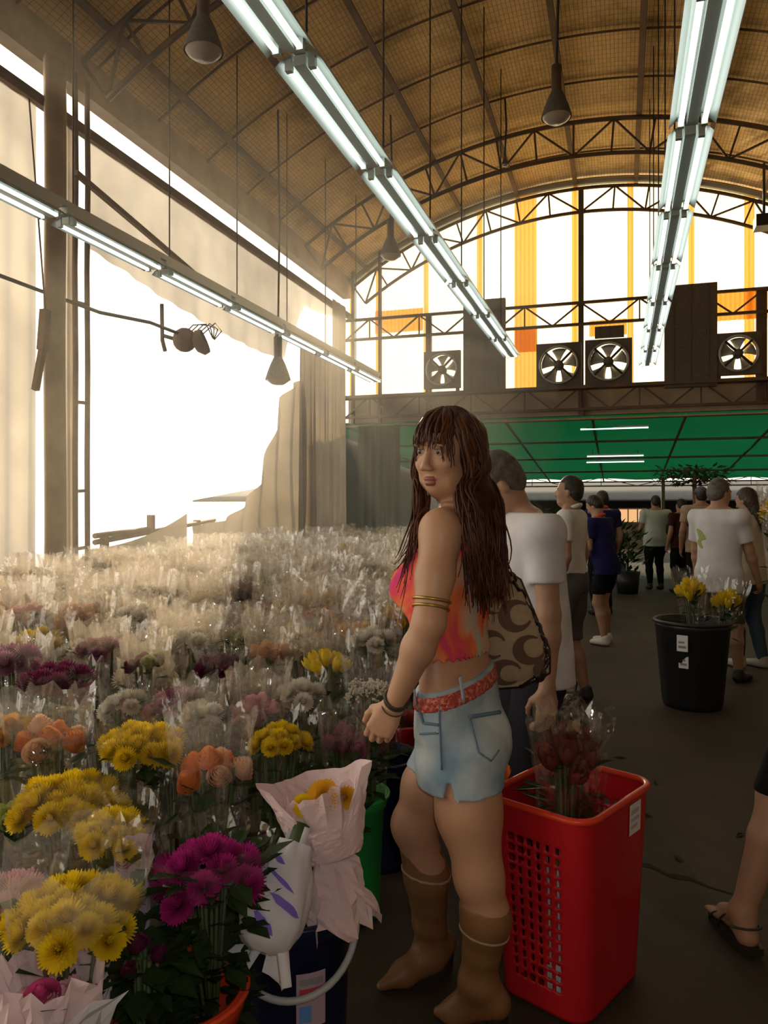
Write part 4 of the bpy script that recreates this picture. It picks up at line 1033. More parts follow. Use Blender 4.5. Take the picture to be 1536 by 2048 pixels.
S.ell(wj(966, 1475, 2.10), (.070, .068, .080), None, .05, 'hips'); S.ell(wj(950, 1475, 2.22), (.066, .066, .080), None, .05, 'hips')
sh = wj(882, 1062, 2.02); shr = wj(962, 1050, 2.28); nk = wj(925, 1022, 2.15); hc = wj(893, 908, 2.12)
S.cone(sh, nk, .050, .045, .04, 'torso'); S.cone(shr, nk, .050, .045, .04, 'torso'); S.cone(nk, wj(906, 985, 2.13), .047, .045, .02, 'torso')
# legs
hipL, kneeL, ankL = wj(932, 1505, 2.06), wj(960, 1752, 2.0), wj(958, 1962, 2.03)
hipR, kneeR, ankR = wj(905, 1500, 2.20), wj(830, 1650, 2.20), wj(862, 1905, 2.27)
midL = (hipL + kneeL) / 2 + face_b * .012; midR = (hipR + kneeR) / 2 + face_b * .015
S.cone(hipL, midL, .100, .086, .03, 'thigh').cone(midL, kneeL, .086, .060, .03, 'thigh').ell(kneeL + face_b * .012, (.055, .055, .06), None, .03, 'leg')
S.cone(hipR, midR, .090, .077, .03, 'thigh').cone(midR, kneeR, .077, .058, .03, 'thigh').ell(kneeR + face_b * .012, (.055, .055, .06), None, .03, 'leg')
for kn_, an_ in ((kneeL, ankL), (kneeR, ankR)):
    cf = kn_ + (an_ - kn_) * .35 - face_b * .02
    S.cone(kn_, cf, .056, .058, .03, 'leg').cone(cf, an_, .055, .036, .03, 'leg')
# near arm, hanging by the flowers
elb, wri = wj(858, 1246, 1.94), wj(787, 1412, 1.99)
S.ell(sh, (.052, .052, .056), None, .03, 'arm').cone(sh, (sh + elb) / 2, .052, .050, .02, 'arm').cone((sh + elb) / 2, elb, .050, .041, .02, 'arm')
S.cone(elb, elb + (wri - elb) * .3, .041, .042, .02, 'arm').cone(elb + (wri - elb) * .3, wri, .042, .026, .02, 'arm')
hd_ = un(wj(742, 1490, 2.0) - wri); pal = un(-left_b * .6 + rt * .35 + up * -.1)
hand(S, wri, hd_, un(-rt * .72 + fw * .2 - up * .25), un(rt * .62 + fw * .55 - up * .25), .92, (.62, .85, .6), .02, 'hand')
# far arm holds the bag strap, mostly hidden
elr = wj(1000, 1200, 2.36); wrr = wj(960, 1290, 2.45)
S.cone(shr, elr, .050, .040, .02, 'arm2').cone(elr, wrr, .040, .026, .02, 'arm2'); hand(S, wrr, un(-rt - up * .3), up, fw, .9, (.3, .4, .3), .04, 'arm2')
# head turned over the shoulder
hf_ = un(-.64 * rt - .75 * fw - .10 * up); hr_ = un(np.cross(hf_, up)); hu_ = un(np.cross(hr_, hf_)); tl = .05; hr_, hu_ = un(hr_ * math.cos(tl) + hu_ * math.sin(tl)), un(hu_ * math.cos(tl) - hr_ * math.sin(tl))
RH = np.stack([hr_, hf_, hu_], 1); hs = .96
hq = head(S, hc, RH, hs, 'head', True, False)
S.cone(nk, hq(0, -.02, -.06), .046, .046, .03, 'torso')
sk = skin('tan_skin', (.50, .285, .175), .45); lipm = mat('lips', (.30, .10, .09), .45); eyew = mat('eye_white', (.36, .31, .28), .3); eyei = mat('iris', (.035, .02, .012), .2); browm = mat('brow', (.10, .05, .03), .7)
def pickw(p):
    r = (p - hc) @ RH / hs; m = np.zeros(len(p), int)
    m[(np.abs(r[:, 0]) < .0235 * (1 - .4 * np.abs(r[:, 2] + .0725) / .016)) & (np.abs(r[:, 2] + .0725) < .0145) & (r[:, 1] > .082)] = 1
    for s in (-1, 1):
        ec = V3(s * .032, .074, .010); dr = r - ec; dist = np.linalg.norm(dr, axis=1); front = dr[:, 1] > .006
        eye = (dist < .0158) & front & (np.abs(dr[:, 2]) < .0062) & (np.abs(dr[:, 0]) < .0125); m[eye] = 2
        m[eye & (np.hypot(dr[:, 0], dr[:, 2]) < .006)] = 3
        m[(dist < .0185) & front & (dr[:, 2] > .0058) & (dr[:, 2] < .0092) & (np.abs(dr[:, 0]) < .0145)] = 4
        m[(r[:, 1] > .06) & (np.abs(r[:, 0] - s * .034) < .021) & (np.abs(r[:, 2] - (.036 - 2.5 * (r[:, 0] - s * .034) ** 2 * 6)) < .0035)] = 4
    return m
fine = [(hc - .13, hc + .13, .0026), (wri - V3(.13, .13, .16), wri + V3(.13, .13, .05), .0026)]
skin_mesh(S, 'body', [sk, lipm, eyew, eyei, browm], WO, .0062, fine, pick=pickw, smooth=1)

# tie-dye crop top
def tie_mat():
    m = mat('tie_dye', (.7, .1, .1), .9, spec=.1, bump=(30, .15)); nt = m.node_tree; b_ = nt.nodes['Principled BSDF']
    tc = nt.nodes.new('ShaderNodeTexCoord'); n_ = nt.nodes.new('ShaderNodeTexNoise'); n_.inputs['Scale'].default_value = 6.5; n_.inputs['Detail'].default_value = 2.5; n_.inputs['Distortion'].default_value = .8
    nt.links.new(tc.outputs['Object'], n_.inputs['Vector']); r = nt.nodes.new('ShaderNodeValToRGB'); cr = r.color_ramp
    cr.elements[0].position = .28; cr.elements[0].color = (.42, .48, .40, 1); cr.elements[1].position = .74; cr.elements[1].color = (.62, .05, .10, 1)
    for p_, c_ in ((.40, (.62, .36, .26)), (.48, (.78, .20, .06)), (.58, (.72, .07, .10)), (.66, (.60, .06, .20))):
        e_ = cr.elements.new(p_); e_.color = (*c_, 1)
    nt.links.new(n_.outputs['Fac'], r.inputs['Fac']); nt.links.new(r.outputs[0], b_.inputs['Base Color']); return m
tie = tie_mat(); zh = zat(1303, dW); zn = zat(1092, dW)
ang = lambda X, Y: np.arctan2(Y - np.float32(WO.location.y), X - np.float32(WO.location.x))
skin_mesh(S, 'crop_top', tie, WO, .006, None, ('torso',), .010, [lambda X, Y, Z: zh + .006 * np.sin(34 * ang(X, Y)) - Z, lambda X, Y, Z: Z - zn + 0 * X], disp=lambda X, Y, Z: .0022 * np.sin(60 * Z + 14 * X))
for nm_, pts in (('strap', [wj(935, 1095, 2.02), wj(932, 1050, 2.03), wj(924, 1022, 2.06), wj(905, 1010, 2.1), wj(872, 1040, 2.06)]), ('strap', [wj(958, 1100, 2.02), wj(975, 1060, 2.1), wj(968, 1025, 2.2)])):
    b = MB(); b.tube([Vector(p) for p in pts], [.011] * len(pts), 8, flat=.35); b.build(nm_, tie, WO, world=True)
b = MB()   # keyhole knot at the back
b.tube([Vector(wj(928, 1050, 2.0)), Vector(wj(926, 1085, 1.995)), Vector(wj(938, 1112, 1.995)), Vector(wj(946, 1085, 2.0))], .008, 7); b.build('tie_string', tie, WO, world=True)

# denim shorts
def denim_mat():
    m = mat('denim', (.20, .30, .38), .85, spec=.15, bump=(120, .15)); nt = m.node_tree; b_ = nt.nodes['Principled BSDF']
    tc = nt.nodes.new('ShaderNodeTexCoord'); n_ = nt.nodes.new('ShaderNodeTexNoise'); n_.inputs['Scale'].default_value = 7; n_.inputs['Detail'].default_value = 3
    nt.links.new(tc.outputs['Object'], n_.inputs['Vector']); r = nt.nodes.new('ShaderNodeValToRGB')
    r.color_ramp.elements[0].position = .38; r.color_ramp.elements[0].color = (.20, .31, .41, 1); r.color_ramp.elements[1].position = .70; r.color_ramp.elements[1].color = (.50, .55, .56, 1)
    nt.links.new(n_.outputs['Fac'], r.inputs['Fac']); nt.links.new(r.outputs[0], b_.inputs['Base Color']); return m
den = denim_mat(); seam = mat('denim_seam', (.13, .20, .27), .9)
def hipz(X, Y):   # waistband slopes up to the back
    s_ = (X - WO.location.x) * rt[0] + (Y - WO.location.y) * rt[1]; return s_
ztop = lambda X, Y, off: zat(1386, dW) + off + .21 * hipz(X, Y)
zhem = lambda X, Y: zat(1556, dW) + .012 * np.sin(9 * hipz(X, Y)) - .15 * np.minimum(hipz(X, Y), 0)
SH = skin_mesh(S, 'denim_shorts', [den], WO, .006, None, ('torso', 'hips', 'thigh'), .009, [lambda X, Y, Z: zhem(X, Y) - Z, lambda X, Y, Z: Z - ztop(X, Y, .052), lambda X, Y, Z: np.minimum(np.minimum(.004 + .22 * (zhem(X, Y) + .045 - Z) - np.abs(hipz(X, Y) + .022), zhem(X, Y) + .045 - Z), -.02 - ((X - WO.location.x) * fw[0] + (Y - WO.location.y) * fw[1]) + 0 * Z)], disp=lambda X, Y, Z: .0025 * np.sin(45 * Z + 20 * hipz(X, Y)) * (Z < .78))
skin_mesh(S, 'belt', [mat('red_glitter', (.42, .05, .035), .3, spec=.6, noise=(90, (.70, .22, .16), .5, .62), bump=(120, .6))], WO, .006, None, ('torso', 'hips'), .013, [lambda X, Y, Z: ztop(X, Y, .000) - Z, lambda X, Y, Z: Z - ztop(X, Y, .042)])
def on_hip(px, py, infl=.014):
    """point on the shorts' surface along the sight line"""
    o = np.array([0, 0, CAMZ]); best = None
    for d in np.arange(1.80, 2.3, .004):
        p = wj(px, py, d); v = S.field(np.array([p[0]], np.float32), np.array([p[1]], np.float32), np.array([p[2]], np.float32), ('torso', 'hips', 'thigh'))[0, 0, 0] - infl
        if v < 0: return Vector(p)
    return Vector(wj(px, py, 2.05))
def surf_line(name, pts, r, m, par, n=6, infl=.0125, flat=1.0):
    b = MB(); P_ = []
    for a, c in zip(pts[:-1], pts[1:]):
        for i in range(n): P_.append(on_hip(a[0] + (c[0] - a[0]) * i / n, a[1] + (c[1] - a[1]) * i / n, infl))
    P_.append(on_hip(*pts[-1], infl)); b.tube(P_, r, 5, flat=flat); o = b.build(name, m, WO, world=True); o.parent = par; return o
surf_line('belt_loop', [(920, 1352), (928, 1402)], .011, den, WO, 5, .016, .4)
surf_line('belt_loop', [(829, 1378), (832, 1412)], .006, den, WO, 4, .015, .5)
surf_line('side_seam', [(878, 1410), (880, 1470), (883, 1540)], .003, seam, SH, 6)
surf_line('back_pocket', [(938, 1434), (1000, 1424)], .0055, seam, SH, 6); surf_line('back_pocket', [(940, 1438), (957, 1505), (982, 1522), (998, 1500)], .003, seam, SH, 6)
surf_line('front_pocket', [(838, 1414), (846, 1446), (878, 1450)], .004, seam, SH, 6); surf_line('coin_pocket', [(840, 1468), (879, 1466)], .003, seam, SH, 5)
b = MB(); p = on_hip(939, 1433,   .011); b.ball(p, .004, 8, 5); p = on_hip(876, 1464,   .011); b.ball(p, .004, 8, 5); b.build('rivet', M['galv'], WO, world=True).parent = SH

# boots: shaft, foot and heel in one leather body
bootm = mat('tan_leather', (.25, .13, .052), .5, spec=.35, noise=(5, (.18, .085, .035), .3, .7), bump=(12, .25)); pipem = mat('pale_piping', (.36, .26, .17), .6); solem = mat('dark_sole', (.03, .022, .018), .5)
for nm_, kn_, an_, toe, ztp, heel in (('boot', kneeL, ankL, wj(876, 2028, 2.07), zat(1805, 2.0), wj(985, 2010, 2.0)), ('boot', kneeR, ankR, wj(762, 1966, 2.18), zat(1695, 2.2), wj(905, 1955, 2.24))):
    B = Sdf(); up_ = kn_ + (an_ - kn_) * ((kn_[2] - ztp) / (kn_[2] - an_[2])); cf = kn_ + (an_ - kn_) * .38 - face_b * .018
    td = toe - an_; td[2] = 0; td = un(td); hl = an_ - td * .048; hl[2] = .085; ball_ = an_ + (toe - an_) * .56; ball_[2] = .036; tp = toe.copy(); tp[2] = .026
    B.cone(up_ + up * .03, cf, .060, .063, .02).cone(cf, an_ + up * .03, .062, .047, .03).cone(an_ + up * .03, an_, .047, .045, .02)
    B.cone(an_, hl, .040, .034, .03).cone(an_ - up * .01, ball_, .042, .034, .03).cone(hl, ball_, .034, .032, .02).cone(ball_, tp, .035, .014, .02)
    c0 = up_ + (an_ - up_) * .22
    o = skin_mesh(B, nm_, [bootm], WO, .006, None, None, 0, [lambda X, Y, Z, z=ztp: Z - z, lambda X, Y, Z: .012 - Z + 0 * X], smooth=1, disp=lambda X, Y, Z: .0025 * np.sin(70 * Z + 12 * X) * np.exp(-((Z - .16) / .07) ** 2))
    zr = ztp - .075 if nm_ else 0
    dip = lambda X, Y, c0=c0, zr=zr: zr + .16 * ((X - c0[0]) * face_b[0] + (Y - c0[1]) * face_b[1] + .5 * np.abs((X - c0[0]) * left_b[0] + (Y - c0[1]) * left_b[1]))
    q = skin_mesh(B, 'piping', pipem, WO, .005, None, None, .004, [lambda X, Y, Z: np.abs(Z - dip(X, Y)) - .0045])
    q.parent = o; Mi = (Matrix.Translation(WO.location) @ WO.rotation_euler.to_matrix().to_4x4()).inverted()
    b = MB(); hz_ = hl.copy(); b.lathe([(.024, 0), (.026, .01), (.031, .06)], 14, (hl[0], hl[1], 0)); b.lathe([(.001, 0), (.024, 0)], 14, (hl[0], hl[1], .0)); q = b.build('heel', solem, o); q.data.transform(Mi)
    b = MB(); a_, c_ = Vector(ball_), Vector(tp); a_.z = .006; c_.z = .008; w_ = Vector(np.cross(td, up)); 
    b.add([a_ - Vector(td) * .05 - w_ * .02 + Vector((0, 0, .02)), a_ - Vector(td) * .05 + w_ * .02 + Vector((0, 0, .02)), a_ + w_ * .036, c_ + w_ * .012, c_ - w_ * .012, a_ - w_ * .036], [(0, 1, 2, 3, 4, 5)]); q = b.build('sole', solem, o); q.data.transform(Mi); solid(q, .010)

# jewellery
gold = mat('gold', (.45, .30, .08), .35, .8); dk = mat('bead_string', (.05, .035, .025), .5)
def band(name, a, b_, t, r, rt_, m, tilt=.15, sc=1):
    c = Vector(a + (b_ - a) * t); ax_ = Vector(un(b_ - a)); u = ax_.orthogonal().normalized(); v = ax_.cross(u); q = MB()
    q.tube([c + (u * math.cos(x) + v * math.sin(x)) * r + ax_ * tilt * r * math.cos(x + 1) for x in [2 * math.pi * i / 30 for i in range(30)]], rt_, 6, closed=True); return q.build(name, m, WO, world=True)
band('arm_cuff', sh, elb, .76, .0475, .0045, gold, .12); band('arm_cuff', sh, elb, .84, .0465, .004, gold, .05)
band('bracelet', elb, wri, .90, .0315, .0032, dk, .5); band('bracelet', elb, wri, .95, .0295, .003, dk, .35); band('bracelet', elb, wri, 1.02, .030, .0018, dk, .3)

# hair: under-layer plus many tapering locks
hairm = mat('auburn_hair', (.040, .012, .006), .45, spec=.3, noise=(22, (.075, .024, .010), .35, .7)); hairl = mat('auburn_lock', (.10, .034, .011), .42, spec=.3)
HS = Sdf(); HS.ell(hq(0, -.016, .040), np.array((.088, .106, .100)) * hs, RH, .02); HS.ell(hq(.0, -.055, -.03), np.array((.088, .07, .11)) * hs, RH, .04)
bk = wj(948, 1000, 2.10); b2_ = wj(958, 1110, 2.03)
HS.cone(hq(0, -.06, -.04), bk, .066, .052, .04); HS.cone(bk, b2_, .050, .040, .04)
def hairline(X, Y, Z):
    x = (X - hc[0]) * RH[0, 0] + (Y - hc[1]) * RH[1, 0] + (Z - hc[2]) * RH[2, 0]; y = (X - hc[0]) * RH[0, 1] + (Y - hc[1]) * RH[1, 1] + (Z - hc[2]) * RH[2, 1]; z = (X - hc[0]) * RH[0, 2] + (Y - hc[1]) * RH[1, 2] + (Z - hc[2]) * RH[2, 2]
    return np.minimum(y - .035, .055 - z) * (1 + 0 * x)   # bare in front of the ears below the fringe
def facecut(X, Y, Z):
    x = (X - hc[0]) * RH[0, 0] + (Y - hc[1]) * RH[1, 0] + (Z - hc[2]) * RH[2, 0]; y = (X - hc[0]) * RH[0, 1] + (Y - hc[1]) * RH[1, 1] + (Z - hc[2]) * RH[2, 1]; z = (X - hc[0]) * RH[0, 2] + (Y - hc[1]) * RH[1, 2] + (Z - hc[2]) * RH[2, 2]
    return np.minimum(np.minimum(y - .028, .060 - z), z + .2)
HO = skin_mesh(HS, 'hair', [mat('dark_auburn', (.055, .018, .009), .7, spec=.1, noise=(30, (.03, .010, .005)), bump=(60, .8))], WO, .006, None, None, 0, [facecut], smooth=2)
rnd = random.Random(21); LK = MB()
def lock(p0, pts, r0, r1, mi=0):
    P_ = [Vector(p) for p in ([p0] + pts)]; # Catmull-Rom
    out = []
    for i in range(len(P_) - 1):
        a = P_[max(0, i - 1)]; b_ = P_[i]; c = P_[i + 1]; d = P_[min(len(P_) - 1, i + 2)]
        for k in range(5):
            t = k / 5; out.append(.5 * ((2 * b_) + (c - a) * t + (2 * a - 5 * b_ + 4 * c - d) * t * t + (3 * b_ - a - 3 * c + d) * t ** 3))
    out.append(P_[-1]); n = len(out); ph = rnd.uniform(0, 6.28)
    out = [p + Vector((math.sin(i * .9 + ph), math.cos(i * .7 + ph), 0)) * .0025 * min(1, i / 6) for i, p in enumerate(out)]
    LK.tube(out, [r0 * (.35 + .65 * min(1, i / 3)) + (r1 - r0) * (i / (n - 1)) ** 1.5 for i in range(n)], 5, mi, flat=.6)
def crown(az, el):
    """scalp point: az round from the face, el up"""
    x = math.sin(az) * math.cos(el); y = math.cos(az) * math.cos(el); z = math.sin(el); return hq(.089 * x, -.016 + .107 * y, .040 + .101 * z)
def jit(p, s=.012): return np.array(p) + V3(*(rnd.gauss(0, s) for _ in range(3)))
def wob(px, py, d, s=14, sy=10, sd=.02): return wj(px + rnd.gauss(0, s), py + rnd.gauss(0, sy), d + rnd.gauss(0, sd))
# back and camera side: fall behind the shoulder down the back
for k in range(300):
    az = rnd.uniform(2.5, 4.75); s = (az - 1.6) / 2.7; top = crown(az, rnd.uniform(.9, 1.4)); e1 = crown(az, .25); e2 = hq(.096 * math.sin(az), -.022 + .110 * math.cos(az), -.045)
    x = min(1, max(0, (4.75 - az) / 2.25 + rnd.gauss(0, .12))); px = 925 + 70 * x + 12 * (rnd.random() - .5); dd = 2.0 + .10 * rnd.random()
    ln = rnd.uniform(1140, 1235) - 30 * abs(x - .5)
    lock(top, [jit(e1, .004), jit(e2, .006), wob(918 + 68 * x, 985, 2.035 + .12 * x, 4, 8, .012), wob(926 + 76 * x, 1070, 1.995 + .07 * x, 7, 8, .012), wob(px + 15 * x, ln, dd + .01, 10)], rnd.uniform(.006, .010), .0012, rnd.random() < .35)
# outward wisps towards the bag
for k in range(26):
    top = crown(rnd.uniform(2.6, 3.8), .9); lock(top, [jit(crown(3.1, .1), .01), wob(985, 1010, 2.12, 6), wob(1000, 1090, 2.1, 8), wob(1010, rnd.uniform(1130, 1200), 2.1, 12)], .006, .001, rnd.random() < .4)
# far side: from the crown past the cheek down in front of the shoulder, long lengths, the sun's orange put in as more of the paler locks
for k in range(70):
    x = rnd.random(); az = rnd.uniform(1.15, 1.75); top = crown(az, rnd.uniform(.9, 1.35)); e1 = crown(az, .3)
    e2 = hq(.088 + .01 * rnd.random(), .03 - .05 * x, -.05); ln = rnd.uniform(1110, 1210)
    lock(top, [jit(e1, .004), jit(e2, .005), wob(832 + 18 * x, 1010, 2.10, 5), wob(822 + 24 * x, 1080, 2.06, 6), wob(800 + 30 * x, ln, 2.03, 8)], rnd.uniform(.005, .0085), .001, rnd.random() < .6)
# camera-side front: frames the cheek and covers the ear
for k in range(46):
    x = rnd.random(); az = -rnd.uniform(.95, 1.6); top = crown(az, rnd.uniform(.9, 1.3)); e1 = crown(az, .3); e2 = hq(-.088, .030 - .06 * x, -.05)
    lock(top, [jit(e1, .003), jit(e2, .004), wob(918 + 30 * x, 985, 2.03, 4, 8, .012), wob(928 + 34 * x, 1050, 1.975, 6), wob(932 + 48 * x, rnd.uniform(1130, 1215), 1.985, 8)], rnd.uniform(.005, .0085), .001, rnd.random() < .3)
# fringe
for k in range(60):
    az = rnd.uniform(-.95, 1.0); top = crown(az * .8, rnd.uniform(1.0, 1.4)); e1 = crown(az, .75)
    lo_ = rnd.uniform(.014, .036) if abs(az) < .6 else rnd.uniform(-.03, .01); e2 = hq(.083 * math.sin(az * .95), -.012 + .112 * math.cos(az), .055); e3 = hq(.085 * math.sin(az * 1.02), -.008 + .112 * math.cos(az), lo_)
    lock(top, [jit(e1, .003), jit(e2, .003), jit(e3, .004)], rnd.uniform(.0045, .007), .001, rnd.random() < .4)
LK.build('hair_lock', [hairm, hairl], HO, world=False); lk = HO.children[-1]; lk.data.transform((Matrix.Translation(WO.location) @ WO.rotation_euler.to_matrix().to_4x4()).inverted())
lk['kind'] = 'stuff'

# ---- shoulder bag on its chain
bagm = mat('khaki_canvas', (.42, .31, .20), .85, noise=(60, (.36, .27, .17)), bump=(200, .2)); bagb = mat('brown_print', (.12, .07, .045), .85); bagd = mat('dark_patent', (.02, .014, .013), .22, spec=.6)
BG = thing('shoulder_bag', 'khaki shoulder bag with brown ring print and dark chain strap, on the woman\'s far side', 'bag', P(1035, 1255, 2.30), TH)
def bagf(px, py, d): return P(px, py, d)
corners = [(960, 1160), (1012, 1142), (1040, 1160), (1098, 1300), (1098, 1345), (1045, 1372), (965, 1378), (950, 1280)]
def bag_front(px, py): s_ = (px - 950) / 150; return 2.27 - .03 * math.sin(math.pi * min(1, max(0, s_))) * math.sin(math.pi * min(1, max(0, (py - 1140) / 240)))
rim = []
for i in range(len(corners)):
    a, c = corners[i], corners[(i + 1) % len(corners)]
    for k in range(6): rim.append((a[0] + (c[0] - a[0]) * k / 6, a[1] + (c[1] - a[1]) * k / 6))
cxb, cyb = 1025, 1270
vs, fs = [], []; NR = 10; nr = len(rim)
for side in (0, 1):
    for j in range(NR + 1):
        t = j / NR
        for x, y_ in rim:
            px, py = cxb + (x - cxb) * t, cyb + (y_ - cyb) * t; d = bag_front(px, py) - .02 * (1 - t * t) if side == 0 else 2.37 + .03 * (1 - t * t)
            if t == 1: d = 2.29 if side == 0 else 2.35
            vs.append(P(px, py, d))
W_ = nr * (NR + 1)
for side in (0, 1):
    for j in range(NR):
        for i in range(nr):
            a = side * W_ + j * nr; q = (a + i, a + (i + 1) % nr, a + nr + (i + 1) % nr, a + nr + i); fs.append(q if side else q[::-1])
for i in range(nr): fs.append((NR * nr + i, NR * nr + (i + 1) % nr, W_ + NR * nr + (i + 1) % nr, W_ + NR * nr + i))
b = MB(); b.add(vs, fs, 0, True)
def inside(px, py):
    c = False; n = len(corners)
    for i in range(n):
        x0, y0 = corners[i]; x1, y1 = corners[(i + 1) % n]
        if (y0 > py) != (y1 > py) and px < (x1 - x0) * (py - y0) / (y1 - y0) + x0: c = not c
    return c
def decal(fn, nu, nv, mi, lift):
    for j in range(nv):
        for i in range(nu):
            pp = [fn(a / nu, c / nv) for a, c in ((i, j), (i + 1, j), (i + 1, j + 1), (i, j + 1))]
            if all(inside(*p) for p in pp):
                q = []
                for px, py in pp:
                    t = max(abs((px - cxb) / 75), abs((py - cyb) / 115)); q.append(P(px, py, bag_front(px, py) - .02 * (1 - min(1, t) ** 2) - lift))
                b.add(q, [(0, 1, 2, 3)], mi)
# crescent rings in mirrored pairs with small linking ovals
for cx_, cy_, rx, ry, rot, flip in ((1030, 1232, 34, 33, -.2, 1), (980, 1290, 32, 30, .3, 1), (1058, 1300, 33, 30, -.4, 1), (1010, 1345, 34, 26, .2, -1), (985, 1205, 26, 24, .5, -1), (1090, 1340, 24, 22, .2, 1)):
    def ring(s, t):
        a = rot + flip * (.5 + 5.2 * s); w = (.12 + .62 * math.sin(math.pi * s) ** 1.2) * (1 if flip > 0 else 1); k = 1.0 - w * (1 - t); off = 0; return (cx_ + rx * k * math.cos(a), cy_ + ry * k * math.sin(a))
    decal(ring, 40, 3, 1, .003)
b.build('body', [bagm, bagb], BG, world=True)
b = MB(); b.tube([P(x, y_, 2.32) for x, y_ in rim], .006, 6, closed=True); b.build('edge_trim', bagd, BG, world=True)
chain = [(1000, 1120, 2.22), (1020, 1150, 2.24), (1045, 1195, 2.26), (1068, 1240, 2.27), (1084, 1280, 2.27), (1092, 1312, 2.27), (1084, 1338, 2.27)]
pp = [P(*c) for c in chain]; n = 17
for k in range(n):
    t = k / (n - 1) * (len(pp) - 1); i = min(int(t), len(pp) - 2); c = pp[i].lerp(pp[i + 1], t - i); ax_ = (pp[i + 1] - pp[i]).normalized(); u = ax_.cross(FWD).normalized() if k % 2 else FWD.copy()
    b = MB(); b.tube([c + ax_ * .016 * math.cos(x) + u * .0105 * math.sin(x) for x in [2 * math.pi * j / 14 for j in range(14)]], .0058, 6, closed=True); b.build('chain_link', bagd, BG, world=True)
b = MB(); b.tube([P(1000, 1120, 2.22), P(992, 1075, 2.26), Vector(shr) + Vector((0, 0, .055)) + RIGHT * .02], .010, 8, flat=.5); b.build('strap', bagd, BG, world=True)
b = MB(); c = P(1078, 1345, 2.265); b.ball(c, (.022, .012, .030), 12, 8); b.tube([P(1040, 1372, 2.29), P(1066, 1360, 2.27), P(1090, 1348, 2.27)], .009, 8); b.build('strap_end', bagd, BG, world=True)
